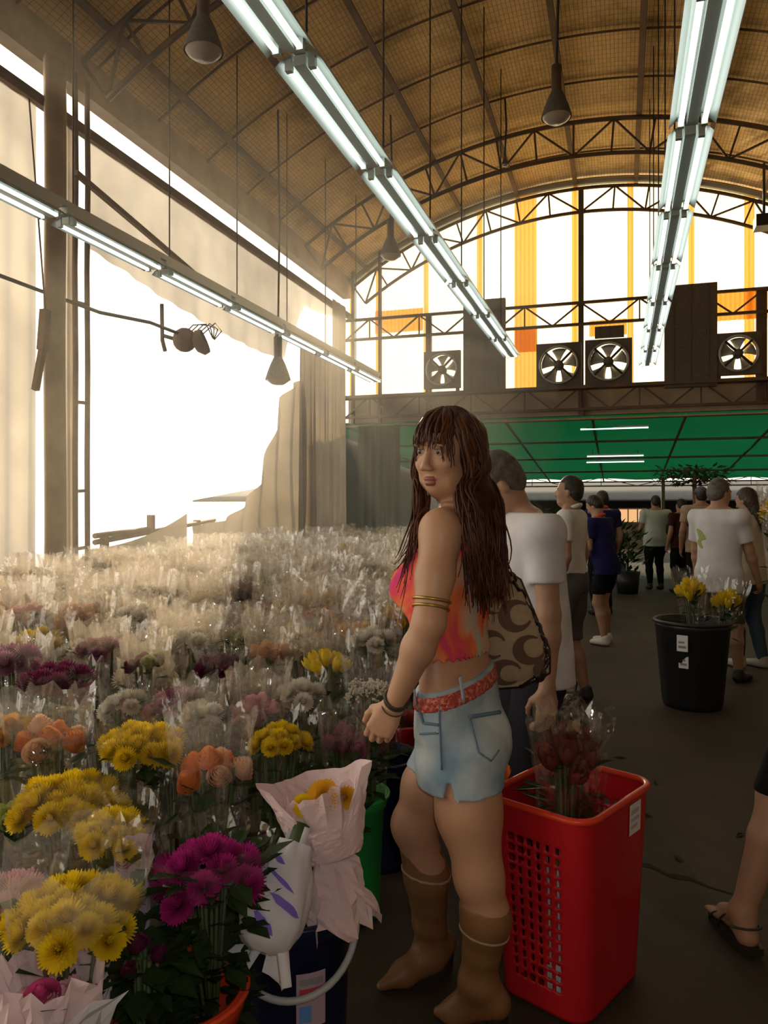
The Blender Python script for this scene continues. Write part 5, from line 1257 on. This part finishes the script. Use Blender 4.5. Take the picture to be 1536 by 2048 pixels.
# ------------------------------------------------------------------ the crowd
SKM = skin('fair_tan_skin', (.36, .20, .13), .5); SKD = skin('warm_skin', (.40, .23, .15), .5)
hair_k = mat('black_hair', (.015, .012, .010), .5, noise=(30, (.03, .024, .02)), bump=(60, .5)); hair_g = mat('greying_hair', (.07, .06, .05), .6, noise=(30, (.12, .11, .095)), bump=(60, .5)); hair_b = mat('brown_hair', (.03, .017, .010), .5, noise=(30, (.05, .03, .018)), bump=(60, .5))
def person(name, label, pos, face, H, shirt, pants, shoe, hairm_, sk=None, build=1.0, lean=0.0, hyaw=0.0, hpit=0.0, lh=None, rh=None, lf=(-.10, .0), rf=(.10, .0), sleeve=.62, hem=.98, hips_=1.0, shorts=None, cap=None, longhair=False, h=.010, tuck=False, belly=0.0, collar=None, sandal=False, hands_fine=.0045, tshirt_hem=.80, lfoot_z=0.0, rfoot_z=0.0, print_=None, hfwd=0.0):
    """pos: floor point; face: heading (radians from +y, anticlockwise). Local frame: +y ahead, +x to the right"""
    sk = sk or SKM; s = H / 1.70; T = thing(name, label, 'person', pos, face); S = Sdf()
    cl, sl = math.cos(lean), math.sin(lean)
    def U(x, y, z):       # upper body, leaning forward about the hips
        dz = (z - .92) * s; yy = y * s; return V3(x * s, yy * cl + dz * sl, .92 * s + dz * cl - yy * sl)
    bw = build
    sec_ = [(.86, .0, .150 * hips_, .105), (.93, .0, .158 * hips_, .112), (1.02, .01, .150, .108 + belly * .6), (1.12, .015, .150, .108 + belly), (1.25, .01, .165, .115 + belly * .4), (1.36, -.005, .172, .108), (1.42, -.01, .13, .075), (1.46, -.012, .07, .055)]
    rows_ = []
    for z, y_, rx, ry in sec_:
        p = U(0, y_, z); rows_.append((p[2], p[0], p[1], rx * s * bw, ry * s * bw, 0))
    S.loft(rows_, .03, 'torso')
    nk = U(0, -.01, 1.44); hcen = nk + V3(0, sl * .15 + .02 + hfwd, .145 - hfwd * .35) * s
    hy = hyaw; f_ = V3(-math.sin(hy) * math.cos(hpit), math.cos(hy) * math.cos(hpit), -math.sin(hpit)); r_ = un(np.cross(f_, V3(0, 0, 1))); u_ = np.cross(r_, f_); Rh = np.stack([r_, f_, u_], 1)
    hq = head(S, hcen, Rh, .95 * s, 'head', False, not longhair); S.cone(nk - V3(0, 0, .04), hq(0, -.025, -.06), .056 * s, .052 * s, .03, 'torso')
    shl, shr_ = U(-.185 * bw, -.01, 1.385), U(.185 * bw, -.01, 1.385)
    S.cone(shl, U(-.05, -.01, 1.43), .058 * s, .045 * s, .04, 'torso').cone(shr_, U(.05, -.01, 1.43), .058 * s, .045 * s, .04, 'torso')
    arms = []
    for sgn, shd, tgt in ((-1, shl, lh), (1, shr_, rh)):
        tg = V3(*tgt) * s if tgt is not None else V3(sgn * .25, .06, .86) * s
        el, wr = ik(shd, tg, .29 * s, .26 * s, V3(sgn * .5, -.9, -.2))
        S.cone(shd, el, .050 * s * bw, .040 * s, .02, 'arm').cone(el, el + (wr - el) * .3, .041 * s, .042 * s, .02, 'arm').cone(el + (wr - el) * .3, wr, .042 * s, .027 * s, .02, 'arm')
        d_ = un(wr - el); t_ = un(V3(0, 1, .1) - d_ * d_[1]); hand(S, wr, d_, t_, un(np.cross(d_, t_)) * (1 if np.cross(d_, t_)[0] * sgn < 0 else -1), s, (.3, .45, .4), .05, 'arm'); arms.append((shd, el, wr))
    legs = []
    for sgn, ft, fz in ((-1, lf, lfoot_z), (1, rf, rfoot_z)):
        hp = V3(sgn * .088, 0, .90) * s; an = V3(ft[0], ft[1], .085 + fz) * s; kn, an = ik(hp, an, .43 * s, .40 * s, V3(0, 1, 0))
        S.cone(hp, (hp + kn) / 2, .092 * s * bw, .078 * s * bw, .03, 'leg').cone((hp + kn) / 2, kn, .078 * s * bw, .056 * s, .03, 'leg').cone(kn, kn + (an - kn) * .35 - V3(0, .012, 0), .054 * s, .056 * s, .03, 'shin').cone(kn + (an - kn) * .35 - V3(0, .012, 0), an, .056 * s, .036 * s, .02, 'shin')
        legs.append((hp, kn, an))
    if sandal:
        for hp, kn, an in legs: foot_bare(S, an, s)
    fine = [(a_[2][2] - .22 * s, a_[2][2] + .05 * s, hands_fine) for a_ in arms] if hands_fine else []
    _mk(S, 'body', sk, T, h, fine)
    # clothes
    G_ = Sdf(); ext = [(rows_[0][0] - .22 * s,) + tuple(rows_[0][1:3]) + (rows_[0][3] * 1.20, rows_[0][4] * 1.06, 0)] + [(q[0], q[1], q[2], q[3] * (1.16 if i < 2 else 1), q[4], 0) for i, q in enumerate(rows_)]; G_.loft(ext, .03, 'torso')
    G_.cone(shl, U(-.05, -.01, 1.42), .058 * s, .050 * s, .04, 'torso').cone(shr_, U(.05, -.01, 1.42), .058 * s, .050 * s, .04, 'torso')
    sleeves = []
    for shd, el, wr in arms:
        e_ = shd + (el - shd) * sleeve; n_ = un(el - shd); Q_ = Sdf(); Q_.cone(shd, e_ + n_ * .05, .050 * s * bw, .047 * s, .03, 'torso')
        sleeves.append((Q_, lambda X, Y, Z, e_=e_, n_=n_: (X - e_[0]) * n_[0] + (Y - e_[1]) * n_[1] + (Z - e_[2]) * n_[2]))
    zb = tshirt_hem * s; cut = [lambda X, Y, Z: zb - Z + 0 * X, lambda X, Y, Z: Z - (U(0, 0, 1.455)[2]) - .18 * Y * (1 if not lean else .2)]
    L_ = Sdf(); L_.p = [q for q in S.p if q[6] == 'leg' or (q[0] == 'loft')]
    if tuck: cut[0] = lambda X, Y, Z: .93 * s - Z + 0 * X
    _mk(G_, 'shirt', shirt, T, h, None, .014 if tuck else .026, cut, sleeves=sleeves, disp=lambda X, Y, Z: .004 * np.sin(19 * Z + 13 * X + 9 * Y) * np.clip((1.3 * s - Z) * 4, 0, 1))
    zt_ = .99 * s; hemz = (shorts if shorts else .07) * s
    L_.p += [q for q in S.p if q[6] == 'shin']
    _mk(L_, 'trousers' if not shorts else 'shorts', pants, T, h, None, .020 if tuck else .010, [lambda X, Y, Z: hemz - Z + 0 * X, lambda X, Y, Z: Z - zt_ + 0 * X], disp=lambda X, Y, Z: .003 * np.sin(23 * Z + 11 * X))
    if not sandal:
        for hp, kn, an in legs:
            B = Sdf(); z0 = an[2] - .085 * s
            B.cone(an + V3(0, -.025, -.045) * s, an + V3(0, .04, -.045) * s, .040 * s, .042 * s, .02).cone(an + V3(0, .03, -.048) * s, an + V3(0, .155, -.058) * s, .041 * s, .028 * s, .02).cone(an + V3(0, -.01, 0) * s, an + V3(0, -.01, -.04) * s, .045 * s, .043 * s, .02)
            B.ell(an + V3(0, .11, -.052) * s, (.046 * s, .07 * s, .03 * s), None, .02)
            o = _mk(B, 'shoe', shoe, T, min(h, .008), None, 0, [lambda X, Y, Z, z0=z0: z0 + .004 - Z + 0 * X])
    if hairm_ is not None:
        Hs = Sdf(); Hs.ell(hq(0, -.020, .045), np.array((.083, .098, .094)) * .95 * s, Rh, .02); Hs.ell(hq(0, -.055, -.01), np.array((.080, .060, .07)) * .95 * s, Rh, .03)
        if longhair: Hs.cone(hq(0, -.06, -.03), hq(.0, -.10, -.28), .078 * s, .06 * s, .04).cone(hq(.05, -.02, -.02), hq(.07, -.0, -.26), .045 * s, .04 * s, .03)
        def fc(X, Y, Z):
            x = [(X - hcen[0]) * Rh[0, i] + (Y - hcen[1]) * Rh[1, i] + (Z - hcen[2]) * Rh[2, i] for i in range(3)]; return np.minimum(x[1] - .030 * s + .35 * np.maximum(0, .02 - x[2]), .068 * s - x[2])
        _mk(Hs, 'hair', hairm_, T, min(h, .008), None, 0, [fc], disp=lambda X, Y, Z: .002 * np.sin(160 * X) * np.sin(150 * Y + 90 * Z))
    if cap is not None:
        Cs = Sdf(); Cs.ell(hq(0, -.012, .045), np.array((.090, .106, .098)) * .95 * s, Rh, .01); Cs.ell(hq(0, .115, .055), np.array((.07, .07, .010)) * s, Rh, .01)
        def cc(X, Y, Z):
            z = (X - hcen[0]) * Rh[0, 2] + (Y - hcen[1]) * Rh[1, 2] + (Z - hcen[2]) * Rh[2, 2]; return .045 * s - z
        _mk(Cs, 'cap', cap, T, .008, None, 0, [cc])
    if collar is not None:
        b = MB(); c_ = U(0, -.012, 1.445); b.tube([Vector(c_ + V3(.068 * math.cos(a) * s, .066 * math.sin(a) * s, .012 - .03 * math.sin(a))) for a in [2 * math.pi * k / 24 for k in range(24)]], .016, 6, closed=True); b.build('collar', collar, T)
    if print_ is not None:
        pc = U(*print_[0]); _mk(G_, 'shirt_print', print_[1], T, .006, None, .0275, cut + [lambda X, Y, Z: np.sqrt(((X - pc[0]) / .045) ** 2 + ((Y - pc[1]) / .3) ** 2 + ((Z - pc[2]) / .075) ** 2) * .05 - .05 + .02 * np.sin(60 * Z + 40 * X), lambda X, Y, Z: Y + 0 * X], disp=lambda X, Y, Z: .004 * np.sin(19 * Z + 13 * X + 9 * Y) * np.clip((1.3 * s - Z) * 4, 0, 1))
    return T, S, hq, arms, legs, U
def foot_bare(S, an, s):
    z0 = an[2] - .085 * s
    S.cone(an, an + V3(0, -.03, -.055) * s, .036 * s, .030 * s, .02, 'shin').cone(an, an + V3(0, .12, -.055) * s, .036 * s, .022 * s, .03, 'shin').cone(an + V3(0, -.03, -.058) * s, an + V3(0, .12, -.062) * s, .028 * s, .020 * s, .03, 'shin')
    for k in range(5): S.cone(an + V3((k - 2) * .015, .11, -.064) * s, an + V3((k - 2) * .0175, .172 - .007 * k, -.070) * s, .014 * s, .010 * s, .006, 'shin')
def _mk(S, name, m, parent, h, fine, infl=0.0, clips=(), disp=None, sleeves=()):
    lo, hi = S.bounds()
    for Q_, _ in sleeves: l2, h2 = Q_.bounds(); lo = np.minimum(lo, l2); hi = np.maximum(hi, h2)
    lo = lo - infl - .03; hi = hi + infl + .03
    ax_ = [axis(lo[0], hi[0], h), axis(lo[1], hi[1], h), axis(lo[2], hi[2], h, [(a, b_, max(.004, c)) for a, b_, c in (fine or [])])]
    V = S.field(*ax_, infl=infl) - infl; X, Y, Z = ax_[0][:, None, None], ax_[1][None, :, None], ax_[2][None, None, :]
    for Q_, pl in sleeves:
        B_ = np.maximum(Q_.field(*ax_, infl=infl) - infl * .7, pl(X, Y, Z)); h_ = np.clip(.5 + .5 * (V - B_) / .02, 0, 1); V = V * (1 - h_) + B_ * h_ - .02 * h_ * (1 - h_)
    if disp is not None: V = V + disp(X, Y, Z)
    for c in clips: V = np.maximum(V, c(X, Y, Z))
    for i in range(3):
        s0 = [slice(None)] * 3; s0[i] = 0; V[tuple(s0)] = np.maximum(V[tuple(s0)], .01); s0[i] = -1; V[tuple(s0)] = np.maximum(V[tuple(s0)], .01)
    co, Q = nets(V.astype(np.float32), *ax_); return mesh_obj(name, co, Q, [m], parent, world=False, smooth=1)
def gp(px, d): v = P(px, HY, d); return Vector((v.x, v.y, 0))
PI = math.pi
# heading: 0 looks along the hall; TH + a turns to the camera's left by a
white_t = cloth('white_tee', (.62, .62, .64)); white_p = cloth('white_polo', (.66, .66, .63)); navy_t = cloth('navy_jersey', (.018, .018, .085)); mint = cloth('pale_mint_shirt', (.50, .58, .48)); beige_t = cloth('beige_shirt', (.40, .29, .20)); maroon = cloth('maroon_shirt', (.05, .018, .015)); cream_t = cloth('cream_tee', (.60, .55, .44))
dark_p = cloth('dark_shorts', (.022, .022, .028)); grey_p = cloth('grey_shorts', (.10, .095, .10)); black_p = cloth('black_trousers', (.010, .010, .011)); olive_p = cloth('olive_shorts', (.11, .09, .05)); jean = cloth('blue_jeans', (.06, .09, .14)); blk = mat('black_shoe', (.02, .018, .016), .5); wsh = mat('white_shoe', (.60, .58, .52), .5)
# man bending beside the woman, white tee and dark shorts
mb = person('man', 'man in a grey-white tee and dark shorts bowing his head just behind the woman', gp(1070, 2.75), TH + 1.72, 1.62, white_t, dark_p, blk, hair_g, SKD, 1.0, .10, -.1, .6, hfwd=.07, lh=(-.215, .03, .735), rh=(.25, .3, .85), shorts=.48, h=.008, belly=.02, tshirt_hem=.82)
person('man', 'man in a white polo and grey shorts, seen from the side beyond the bowing man', gp(1143, 5.45), TH + 1.05, 1.62, white_p, grey_p, blk, hair_k, SKM, .95, .02, .25, -.05, lf=(-.08, .10), rf=(.08, -.08), shorts=.46, tuck=True, h=.011, collar=white_p)
person('woman', 'dark-haired shopper in a navy jersey, black shorts and white sneakers, looking down', gp(1213, 7.7), TH + .75, 1.52, navy_t, black_p, wsh, hair_k, SKD, .95, .22, .2, .55, lh=(-.2, .28, .95), rh=(.22, .20, .85), shorts=.58, h=.012, lf=(-.09, -.03), rf=(.10, .05), collar=mat('red_collar', (.65, .06, .03), .8))
person('man', 'man with short dark hair in dark clothes and an orange collar behind the navy jersey', gp(1204, 9.8), TH + .2, 1.60, navy_t, black_p, blk, hair_k, SKD, h=.014, collar=mat('orange_collar', (.70, .12, .03), .8), hands_fine=0)
person('man', 'man in a pale mint shirt and black trousers, his back turned, far down the aisle', gp(1311, 12.8), TH, 1.58, mint, black_p, blk, hair_k, SKM, 1.1, h=.014, hands_fine=0, lh=(-.2, .24, .95), rh=(.2, .24, .95), tshirt_hem=.78)
person('man', 'dark figure in maroon standing beside the man in the pale mint shirt', gp(1362, 12.4), TH + .3, 1.52, maroon, black_p, blk, hair_k, SKD, h=.014, hands_fine=0)
person('man', 'man with a grey cap and beige shirt, his back turned behind the white tee', gp(1402, 10.2), TH - .1, 1.66, beige_t, black_p, blk, hair_k, SKM, 1.05, h=.013, hands_fine=0, cap=mat('grey_cap', (.10, .10, .11), .8))
wm = person('man', 'man in a white printed tee with olive shorts, walking away beside the black bin', gp(1437, 6.05), TH - .95, 1.62, white_t, olive_p, blk, hair_g, SKD, 1.02, .02, -.3, .1, lh=(-.28, .14, .86), rh=(.22, .22, .86), lf=(-.07, -.04), rf=(.10, .14), shorts=.50, sleeve=.72, h=.010, tshirt_hem=.76, print_=((-.10, -.1, 1.22), mat('olive_print', (.30, .36, .12), .8)))
person('woman', 'woman with long dark hair in a cream top and blue jeans by the picture edge', gp(1500, 6.6), TH + .5, 1.56, cream_t, jean, mat('grey_sneaker', (.35, .33, .30), .6), hair_b, SKM, .95, .05, .2, .3, lh=(-.1, .32, .95), rh=(.14, .32, .92), longhair=True, h=.011, lf=(-.08, .05), rf=(.10, -.06))
# someone stepping out of the frame in black strap sandals
lp, S_, hq_, arms_, legs_, U_ = person('person', 'passer-by in black strap sandals, only a foot and shin in view at the picture edge', gp(1690, 2.42), TH + .05, 1.66, cloth('grey_tee', (.2, .2, .2)), black_p, blk, hair_k, SKD, .82, shorts=.50, sandal=True, h=.008, lh=(.02, .16, 1.12), rh=(.2, .3, 1.05), lf=(-.335, .02), rf=(.10, .22), lfoot_z=.02)
hp, kn, an = legs_[0]; s = 1.66 / 1.7; sb = MB()
for hp, kn, an in legs_:
    z0 = an[2] - .085 * s; ol = [(.030, -.075), (.045, .0), (.050, .08), (.046, .14), (.020, .185), (-.02, .185), (-.046, .14), (-.048, .08), (-.042, .0), (-.030, -.075)]
    b = MB(); n = len(ol); b.add([(an[0] + x * s, an[1] + y_ * s, z0 - .012 + k * .02) for k in (0, 1) for x, y_ in ol], [tuple(range(n))[::-1], tuple(range(n, 2 * n))] + [(i, (i + 1) % n, n + (i + 1) % n, n + i) for i in range(n)]); so = b.build('sandal', blk, lp)
    for y_, hgt, w_ in ((.10, .030, .052), (.045, .055, .050)):
        b = MB(); b.tube([(an[0] + w_ * s * math.cos(a), an[1] + (y_ - .02 * math.cos(a)) * s, z0 + (.008 + hgt * math.sin(a)) * s) for a in [PI * k / 12 for k in range(13)]], .008, 6, flat=.4); b.build('strap', blk, so)
    b = MB(); b.tube([(an[0] + .046 * s * math.cos(a), an[1] + (-.01 - .055 * math.sin(a)) * s, z0 + .05 * s + .015 * math.sin(a)) for a in [PI * k / 12 for k in range(13)]], .007, 6, flat=.5); b.tube([(an[0], an[1] + .11 * s, z0 + .036), (an[0] + .01, an[1] + .06 * s, z0 + .058)], .007, 6); b.build('strap', blk, so)
# ------------------------------------------------------------------ baskets, bins and bits on the aisle
# red laundry-style basket with pierced sides
bc = cam_xy(.555, 2.245); e1 = (RIGHT * .674 + FWD * .738).normalized(); bang = math.atan2(e1.y, e1.x)
RB = thing('basket', 'tall red plastic basket with pierced sides and a white label, holding dark flower sleeves', 'basket', (bc.x, bc.y, 0), bang)
def rrect(s, hx, hy, r):
    """point on a rounded rectangle, s in 0..1"""
    sx, sy, q = 2 * (hx - r), 2 * (hy - r), r * PI / 2; per = 2 * sx + 2 * sy + 4 * q; t = (s % 1) * per
    for L, kind, a, c in ((sy, 'l', (hx, -hy + r), (0, 1)), (q, 'c', (hx - r, hy - r), 0), (sx, 'l', (hx - r, hy), (-1, 0)), (q, 'c', (-hx + r, hy - r), 1), (sy, 'l', (-hx, hy - r), (0, -1)), (q, 'c', (-hx + r, -hy + r), 2), (sx, 'l', (-hx + r, -hy), (1, 0)), (q, 'c', (hx - r, -hy + r), 3)):
        if t <= L:
            if kind == 'l': return a[0] + c[0] * t, a[1] + c[1] * t
            an_ = c * PI / 2 + t / r; return a[0] + r * math.cos(an_), a[1] + r * math.sin(an_)
        t -= L
    return hx, -hy + r
HB = .575; NU = 132; NV = 57
def bfn(s, t):
    k = .86 + .14 * t; x, y_ = rrect(s, .212 * k, .158 * k, .06); return (x, y_, .012 + (HB - .012) * t)
def hole(i, j):
    x0, y0, _ = bfn((i + .5) / NU, (j + .5) / NV); t = (j + .5) / NV
    if not (.10 < t < .84) or j % 3 == 0: return False
    k = .86 + .14 * t; X, Y = x0 / k, y0 / k
    if abs(abs(X) - .212) > .004: return False          # only the two short sides are pierced
    return abs(Y) < .092 and int((Y + .092) / .00767) % 4 in (1, 2)
b = MB(); b.grid(NU, NV, bfn, 0, True, closed_u=True, skip=lambda i, j: hole(i, j) and not (abs(bfn((i + .5) / NU, .5)[1] + .158 * .93) < .01 and False))
b.add([bfn(i / NU, 0) for i in range(NU)], [tuple(range(NU))]); o = b.build('body', M['red_p'], RB); solid(o, .004, 1.0)
b = MB(); b.tube([(lambda p: (p[0], p[1], HB - .004))(rrect(i / 96, .216, .162, .064)) for i in range(96)], .0105, 8, closed=True); b.build('rim', mat('red_rim', (.66, .05, .02), .35), RB)
b = MB(); x0 = .212
b.grid(8, 2, lambda s, t: (.045 + .075 * s, -.158 * (.86 + .14 * (.86 + .10 * t)) - .0055, HB * (.80 + .155 * t)), 0)
for z0, z1, x0, x1 in ((.90, .925, .055, .105), (.865, .885, .055, .11), (.83, .85, .055, .095)):
    b.grid(2, 1, lambda s, t: (x0 + (x1 - x0) * s, -.158 * (.86 + .14 * .90) - .0068, HB * (z0 + (z1 - z0) * t)), 1)
o = b.build('label', [M['label'], mat('faint_print', (.5, .45, .5), .7)], RB)
# what stands in the basket
sl = cello_mat('basket_cellophane', .90, gloss_share=.9, rough=.06)
for lx, ly, lab, sd in ((-.07, -.02, 'dark rust flowers in a clear sleeve in the red basket, the one nearer the woman', 901), (.06, .03, 'dark rust flowers in a clear sleeve in the red basket, the one nearer the label', 902)):
    v = Matrix.Rotation(bang, 3, 'Z') @ Vector((lx, ly, .016))
    t = bunch('tulip', 'rust', .075, .68, 11, .042, sd, lab, None, hi=True, leaves=24); t.location = (bc.x + v.x, bc.y + v.y, .017)
    add(wrap_mesh(.085, .12, .66, .12, sl, sd, .02, .014, 'cellophane_sleeve', 30, .04, .05), 'cellophane_sleeve', t)
v = Matrix.Rotation(bang, 3, 'Z') @ Vector((-.125, -.03, .016)); t = thing('paper_roll', 'white paper-wrapped roll showing through the holes of the red basket', 'parcel', (bc.x + v.x, bc.y + v.y, .017), 0)
b = MB(); b.grid(20, 12, lambda s, t_: ((.045 + .004 * math.sin(9 * s * 6.28)) * math.cos(6.283 * s) * (.9 + .1 * t_), (.045 + .004 * math.sin(7 * s * 6.28)) * math.sin(6.283 * s), .40 * t_), closed_u=True); o = b.build('paper_wrap', M['paper_white'], t)
b = MB(); b.tube([(0, 0, .01), (0, 0, .42)], .03, 8); b.build('stem_bundle', M['stem'], t)
q = P(998, 1600, 2.38); t = bunch('tulip', 'orange', .03, .50, 5, .032, 903, 'small orange bunch between the denim shorts and the red basket', None, hi=True, leaves=12); t.location = (q.x, q.y, 0); t.scale = (1, 1, zat(1545, 2.38) / .5)
# black bin with yellow bunches
g = gp(1385, 5.35); KB = thing('bin', 'big ribbed black bin with white labels on the aisle, holding two yellow bunches', 'bin', g); b = MB()
n = 48; prof = [(.001, 0), (.19, 0), (.20, .03), (.245, .55), (.255, .56), (.255, .60), (.24, .60), (.232, .55), (.185, .03), (.001, .025)]
vs = []
for r, z in prof:
    for k in range(n): rr_ = r * (1 + (.018 if k % 4 < 2 and .03 <= z <= .55 and r > .19 else 0)); vs.append((rr_ * math.cos(2 * PI * k / n), rr_ * math.sin(2 * PI * k / n), z))
b.add(vs, [(i * n + k, i * n + (k + 1) % n, (i + 1) * n + (k + 1) % n, (i + 1) * n + k) for i in range(len(prof) - 1) for k in range(n)], 0, True); b.build('body', M['black'], KB)
b = MB(); b.tube([(.257 * math.cos(2 * PI * k / 40), .257 * math.sin(2 * PI * k / 40), .598) for k in range(40)], .013, 6, closed=True); b.build('rim', M['black'], KB)
an = math.atan2(-FWD.y, -FWD.x)
for z0, z1 in ((.42, .53), (.30, .40)):
    b = curved_label(KB, .258 - .03 * (z0 < .41) + .002, z0, z1, an - .78, an - .50, [(.15, .85, .2, .35, 1), (.15, .7, .5, .62, 1)]); b.build('label', [M['label'], M['ink_grey']], KB)
for px, py, sd, lab in ((1388, 1205, 904, 'yellow bunch in the black bin, the one nearer the aisle'), (1450, 1225, 905, 'yellow bunch in glinting cellophane on the far side of the black bin')):
    q = P(px, py, 5.35); t = bunch('tulip', 'yellow', .085, .60, 10, .045, sd, lab, None, hi=True, leaves=30, col2='cream'); L = q.z + .10; stand(t, px, py, 5.35, .60, .12 if sd == 905 else -.05, TH, .3); t.scale = (1, 1, L / .60 * .98); t.location.z = .035; t.location.x, t.location.y = q.x - (.06 if sd == 905 else -.02), q.y
    add(wrap_mesh(.10, .25, .60, .09, CEL[2], sd, .02, .012), 'cellophane_sleeve', t)
# shiny black bag, carried low
q = P(1135, 1405, 3.9); t = thing('plastic_bag', 'shiny black plastic bag beside the bowing man\'s hand', 'bag', (q.x, q.y, 0), TH); B = Sdf()
for x, y_, z, r in ((0, 0, .12, .11), (.06, .03, .20, .10), (-.06, 0, .22, .10), (0, .02, .30, .085), (.02, 0, .38, .05)): B.ell(V3(x, y_, z), (r, r * .8, r * 1.15), None, .03)
_mk(B, 'body', mat('black_film', (.012, .012, .015), .16, spec=.7, bump=(35, .9)), t, .010, None, 0, [lambda X, Y, Z: .003 - Z + 0 * X], disp=lambda X, Y, Z: .010 * np.sin(42 * X + 25 * Z) * np.sin(38 * Y + 30 * Z))
b = MB(); b.tube([(-.03, 0, .40), (-.05, 0, .50), (0, 0, .55), (.05, 0, .50), (.03, 0, .40)], .010, 6, flat=.4); b.build('handle', M['black'], t)
# flowers held up at the picture edge
q = P(1562, 1010, 5.2); t = bunch('mum', 'yellow', .12, .95, 12, .05, 906, 'yellow bunch standing tall at the picture edge beside the long-haired shopper', 1, .10, leaves=50); t.location = (q.x, q.y, .02); t.scale = (1, 1, 1.47)
# dark plants and stalls behind the crowd
for px, py, d, sd, lab in ((1100, 1050, 11.0, 1, 'dark leafy potted plant behind the gap between the bowing man and the white polo'),
                           (1255, 1100, 12.2, 3, 'dark leafy plant in a black pot beside the pale mint shirt'),
                           (1232, 1075, 14.0, 7, 'dark leafy potted plant between the navy jersey and the plant by the mint shirt')):
    q = P(px, py, d); Hh = zat(py, d) + .25
    t = thing('potted_plant', lab, 'plant', (q.x, q.y, 0)); rnd = random.Random(sd)
    b = MB(); b.lathe([(.001, 0), (.16, 0), (.20, .36), (.18, .36), (.001, .30)], 18); b.build('pot', M['black'], t)
    b = MB()
    for i in range(150):
        a = rnd.uniform(0, 6.28); z = .35 + (Hh - .35) * rnd.random() ** .8; r = rnd.uniform(.02, .34); c = Vector((r * math.cos(a), r * math.sin(a), z)); o_ = Vector((math.cos(a), math.sin(a), rnd.uniform(-.3, 1))).normalized(); s_ = o_.cross(Vector((0, 0, 1))).normalized()
        b.add([c, c + o_ * .09 + s_ * .035, c + o_ * .2, c + o_ * .09 - s_ * .035], [(0, 1, 2, 3)])
    b.build('foliage', M['leaf'], t)
    b = MB(); b.tube([(0, 0, .3), (.02, 0, Hh * .95)], .015, 6); b.build('stem', M['stem'], t)
# dark canopy-like shrub over the crowd
q = P(1388, 952, 11.6); t = thing('potted_tree', 'dark bushy potted tree rising above the capped man', 'tree', (q.x, q.y, 0)); rnd = random.Random(9); b = MB(); zc_ = q.z
for i in range(420):
    a = rnd.uniform(0, 6.28); r = .62 * math.sqrt(rnd.random()); c = Vector((r * math.cos(a) * ct, r * math.sin(a) + r * math.cos(a) * st, zc_ + rnd.uniform(-.14, .16) * (1 - .5 * r))); o_ = Vector((math.cos(a), math.sin(a), rnd.uniform(-.8, .6))).normalized(); s_ = o_.cross(Vector((0, 0, 1))).normalized(); b.add([c, c + o_ * .06 + s_ * .03, c + o_ * .14, c + o_ * .06 - s_ * .03], [(0, 1, 2, 3)])
b.build('foliage', M['leaf'], t); b = MB(); b.tube([(0, 0, .3), (.03, 0, 1.2), (0, 0, zc_)], [.05, .04, .03], 8); b.build('trunk', M['rust'], t); b = MB(); b.lathe([(.001, 0), (.2, 0), (.25, .4), (.22, .4), (.001, .32)], 18); b.build('pot', M['black'], t)
# a lit orange shop front far behind
q = P(1265, 1030, 24); t = thing('lit_window', 'small lit amber window far behind the crowd', 'window', (q.x, q.y, 0), TH); b = MB(); b.box((0, 0, q.z - .02), (.85, .02, .40)); b.build('pane', emit_mat('amber_glow', (1.0, .55, .25), .8), t); b = MB()
for x in (-.44, -.15, .15, .44): b.box((x, -.03, q.z - .02), (.03, .03, .46))
for z in (-.22, .22): b.box((0, -.03, q.z - .02 + z), (.9, .03, .03))
b.box((0, .1, (q.z - .2) / 2), (.95, .15, q.z - .25)); b.build('frame', M['steel'], t)
# crack and litter on the floor
b = MB(); pts = [(1262, 1728), (1300, 1732), (1340, 1752), (1380, 1758), (1420, 1775), (1470, 1790)]
pp = [G(*p) for p in pts]
for a, c, w_ in zip(pp[:-1], pp[1:], (.02, .016, .02, .012, .006)):
    s_ = Vector((0, 1, 0)) * w_; b.add([a - s_ + Vector((0, 0, .002)), a + s_ + Vector((0, 0, .002)), c + s_ * .7 + Vector((0, 0, .002)), c - s_ * .7 + Vector((0, 0, .002))], [(0, 1, 2, 3)])
cr = b.build('crack', mat('floor_crack', (.012, .010, .008), .9)); cr['kind'] = 'structure'
for px, py in ((1240, 1517), (1312, 1567), (1290, 1632), (1480, 1672), (1355, 1718)):
    q = G(px, py); b = MB(); a = px * .37; d_ = Vector((math.cos(a), math.sin(a), 0)) * .035; s_ = Vector((-d_.y, d_.x, 0)) * .3
    b.add([q - d_ + Vector((0, 0, .003)), q + s_ + Vector((0, 0, .010)), q + d_ + Vector((0, 0, .003)), q - s_ + Vector((0, 0, .006))], [(0, 1, 2, 3)]); o = b.build('fallen_leaf', M['leaf']); solid(o, .002); tag(o, 'dark fallen leaf lying on the aisle floor', 'leaf', 'fallen leaves on the aisle')
# ------------------------------------------------------------------ thin scattering volume added to imitate lens glare by the curtains
hz = bpy.data.materials.new('glare_veil'); hz.use_nodes = True; nt = hz.node_tree; nt.nodes.remove(nt.nodes['Principled BSDF'])
vsn = nt.nodes.new('ShaderNodeVolumeScatter'); vsn.inputs['Color'].default_value = (1, .93, .80, 1); vsn.inputs['Density'].default_value = .022; vsn.inputs['Anisotropy'].default_value = .55
nt.links.new(vsn.outputs[0], nt.nodes['Material Output'].inputs['Volume'])
b = MB(); b.box(((UL + .32 - .9) / 2, 8.2, 2.55), (-.9 - UL - .32, 11.0, 5.0)); o = b.build('glare_veil', hz); o['kind'] = 'stuff'; o['label'] = 'thin added veil of glare over the flowers by the plastic curtains'; o['category'] = 'haze'
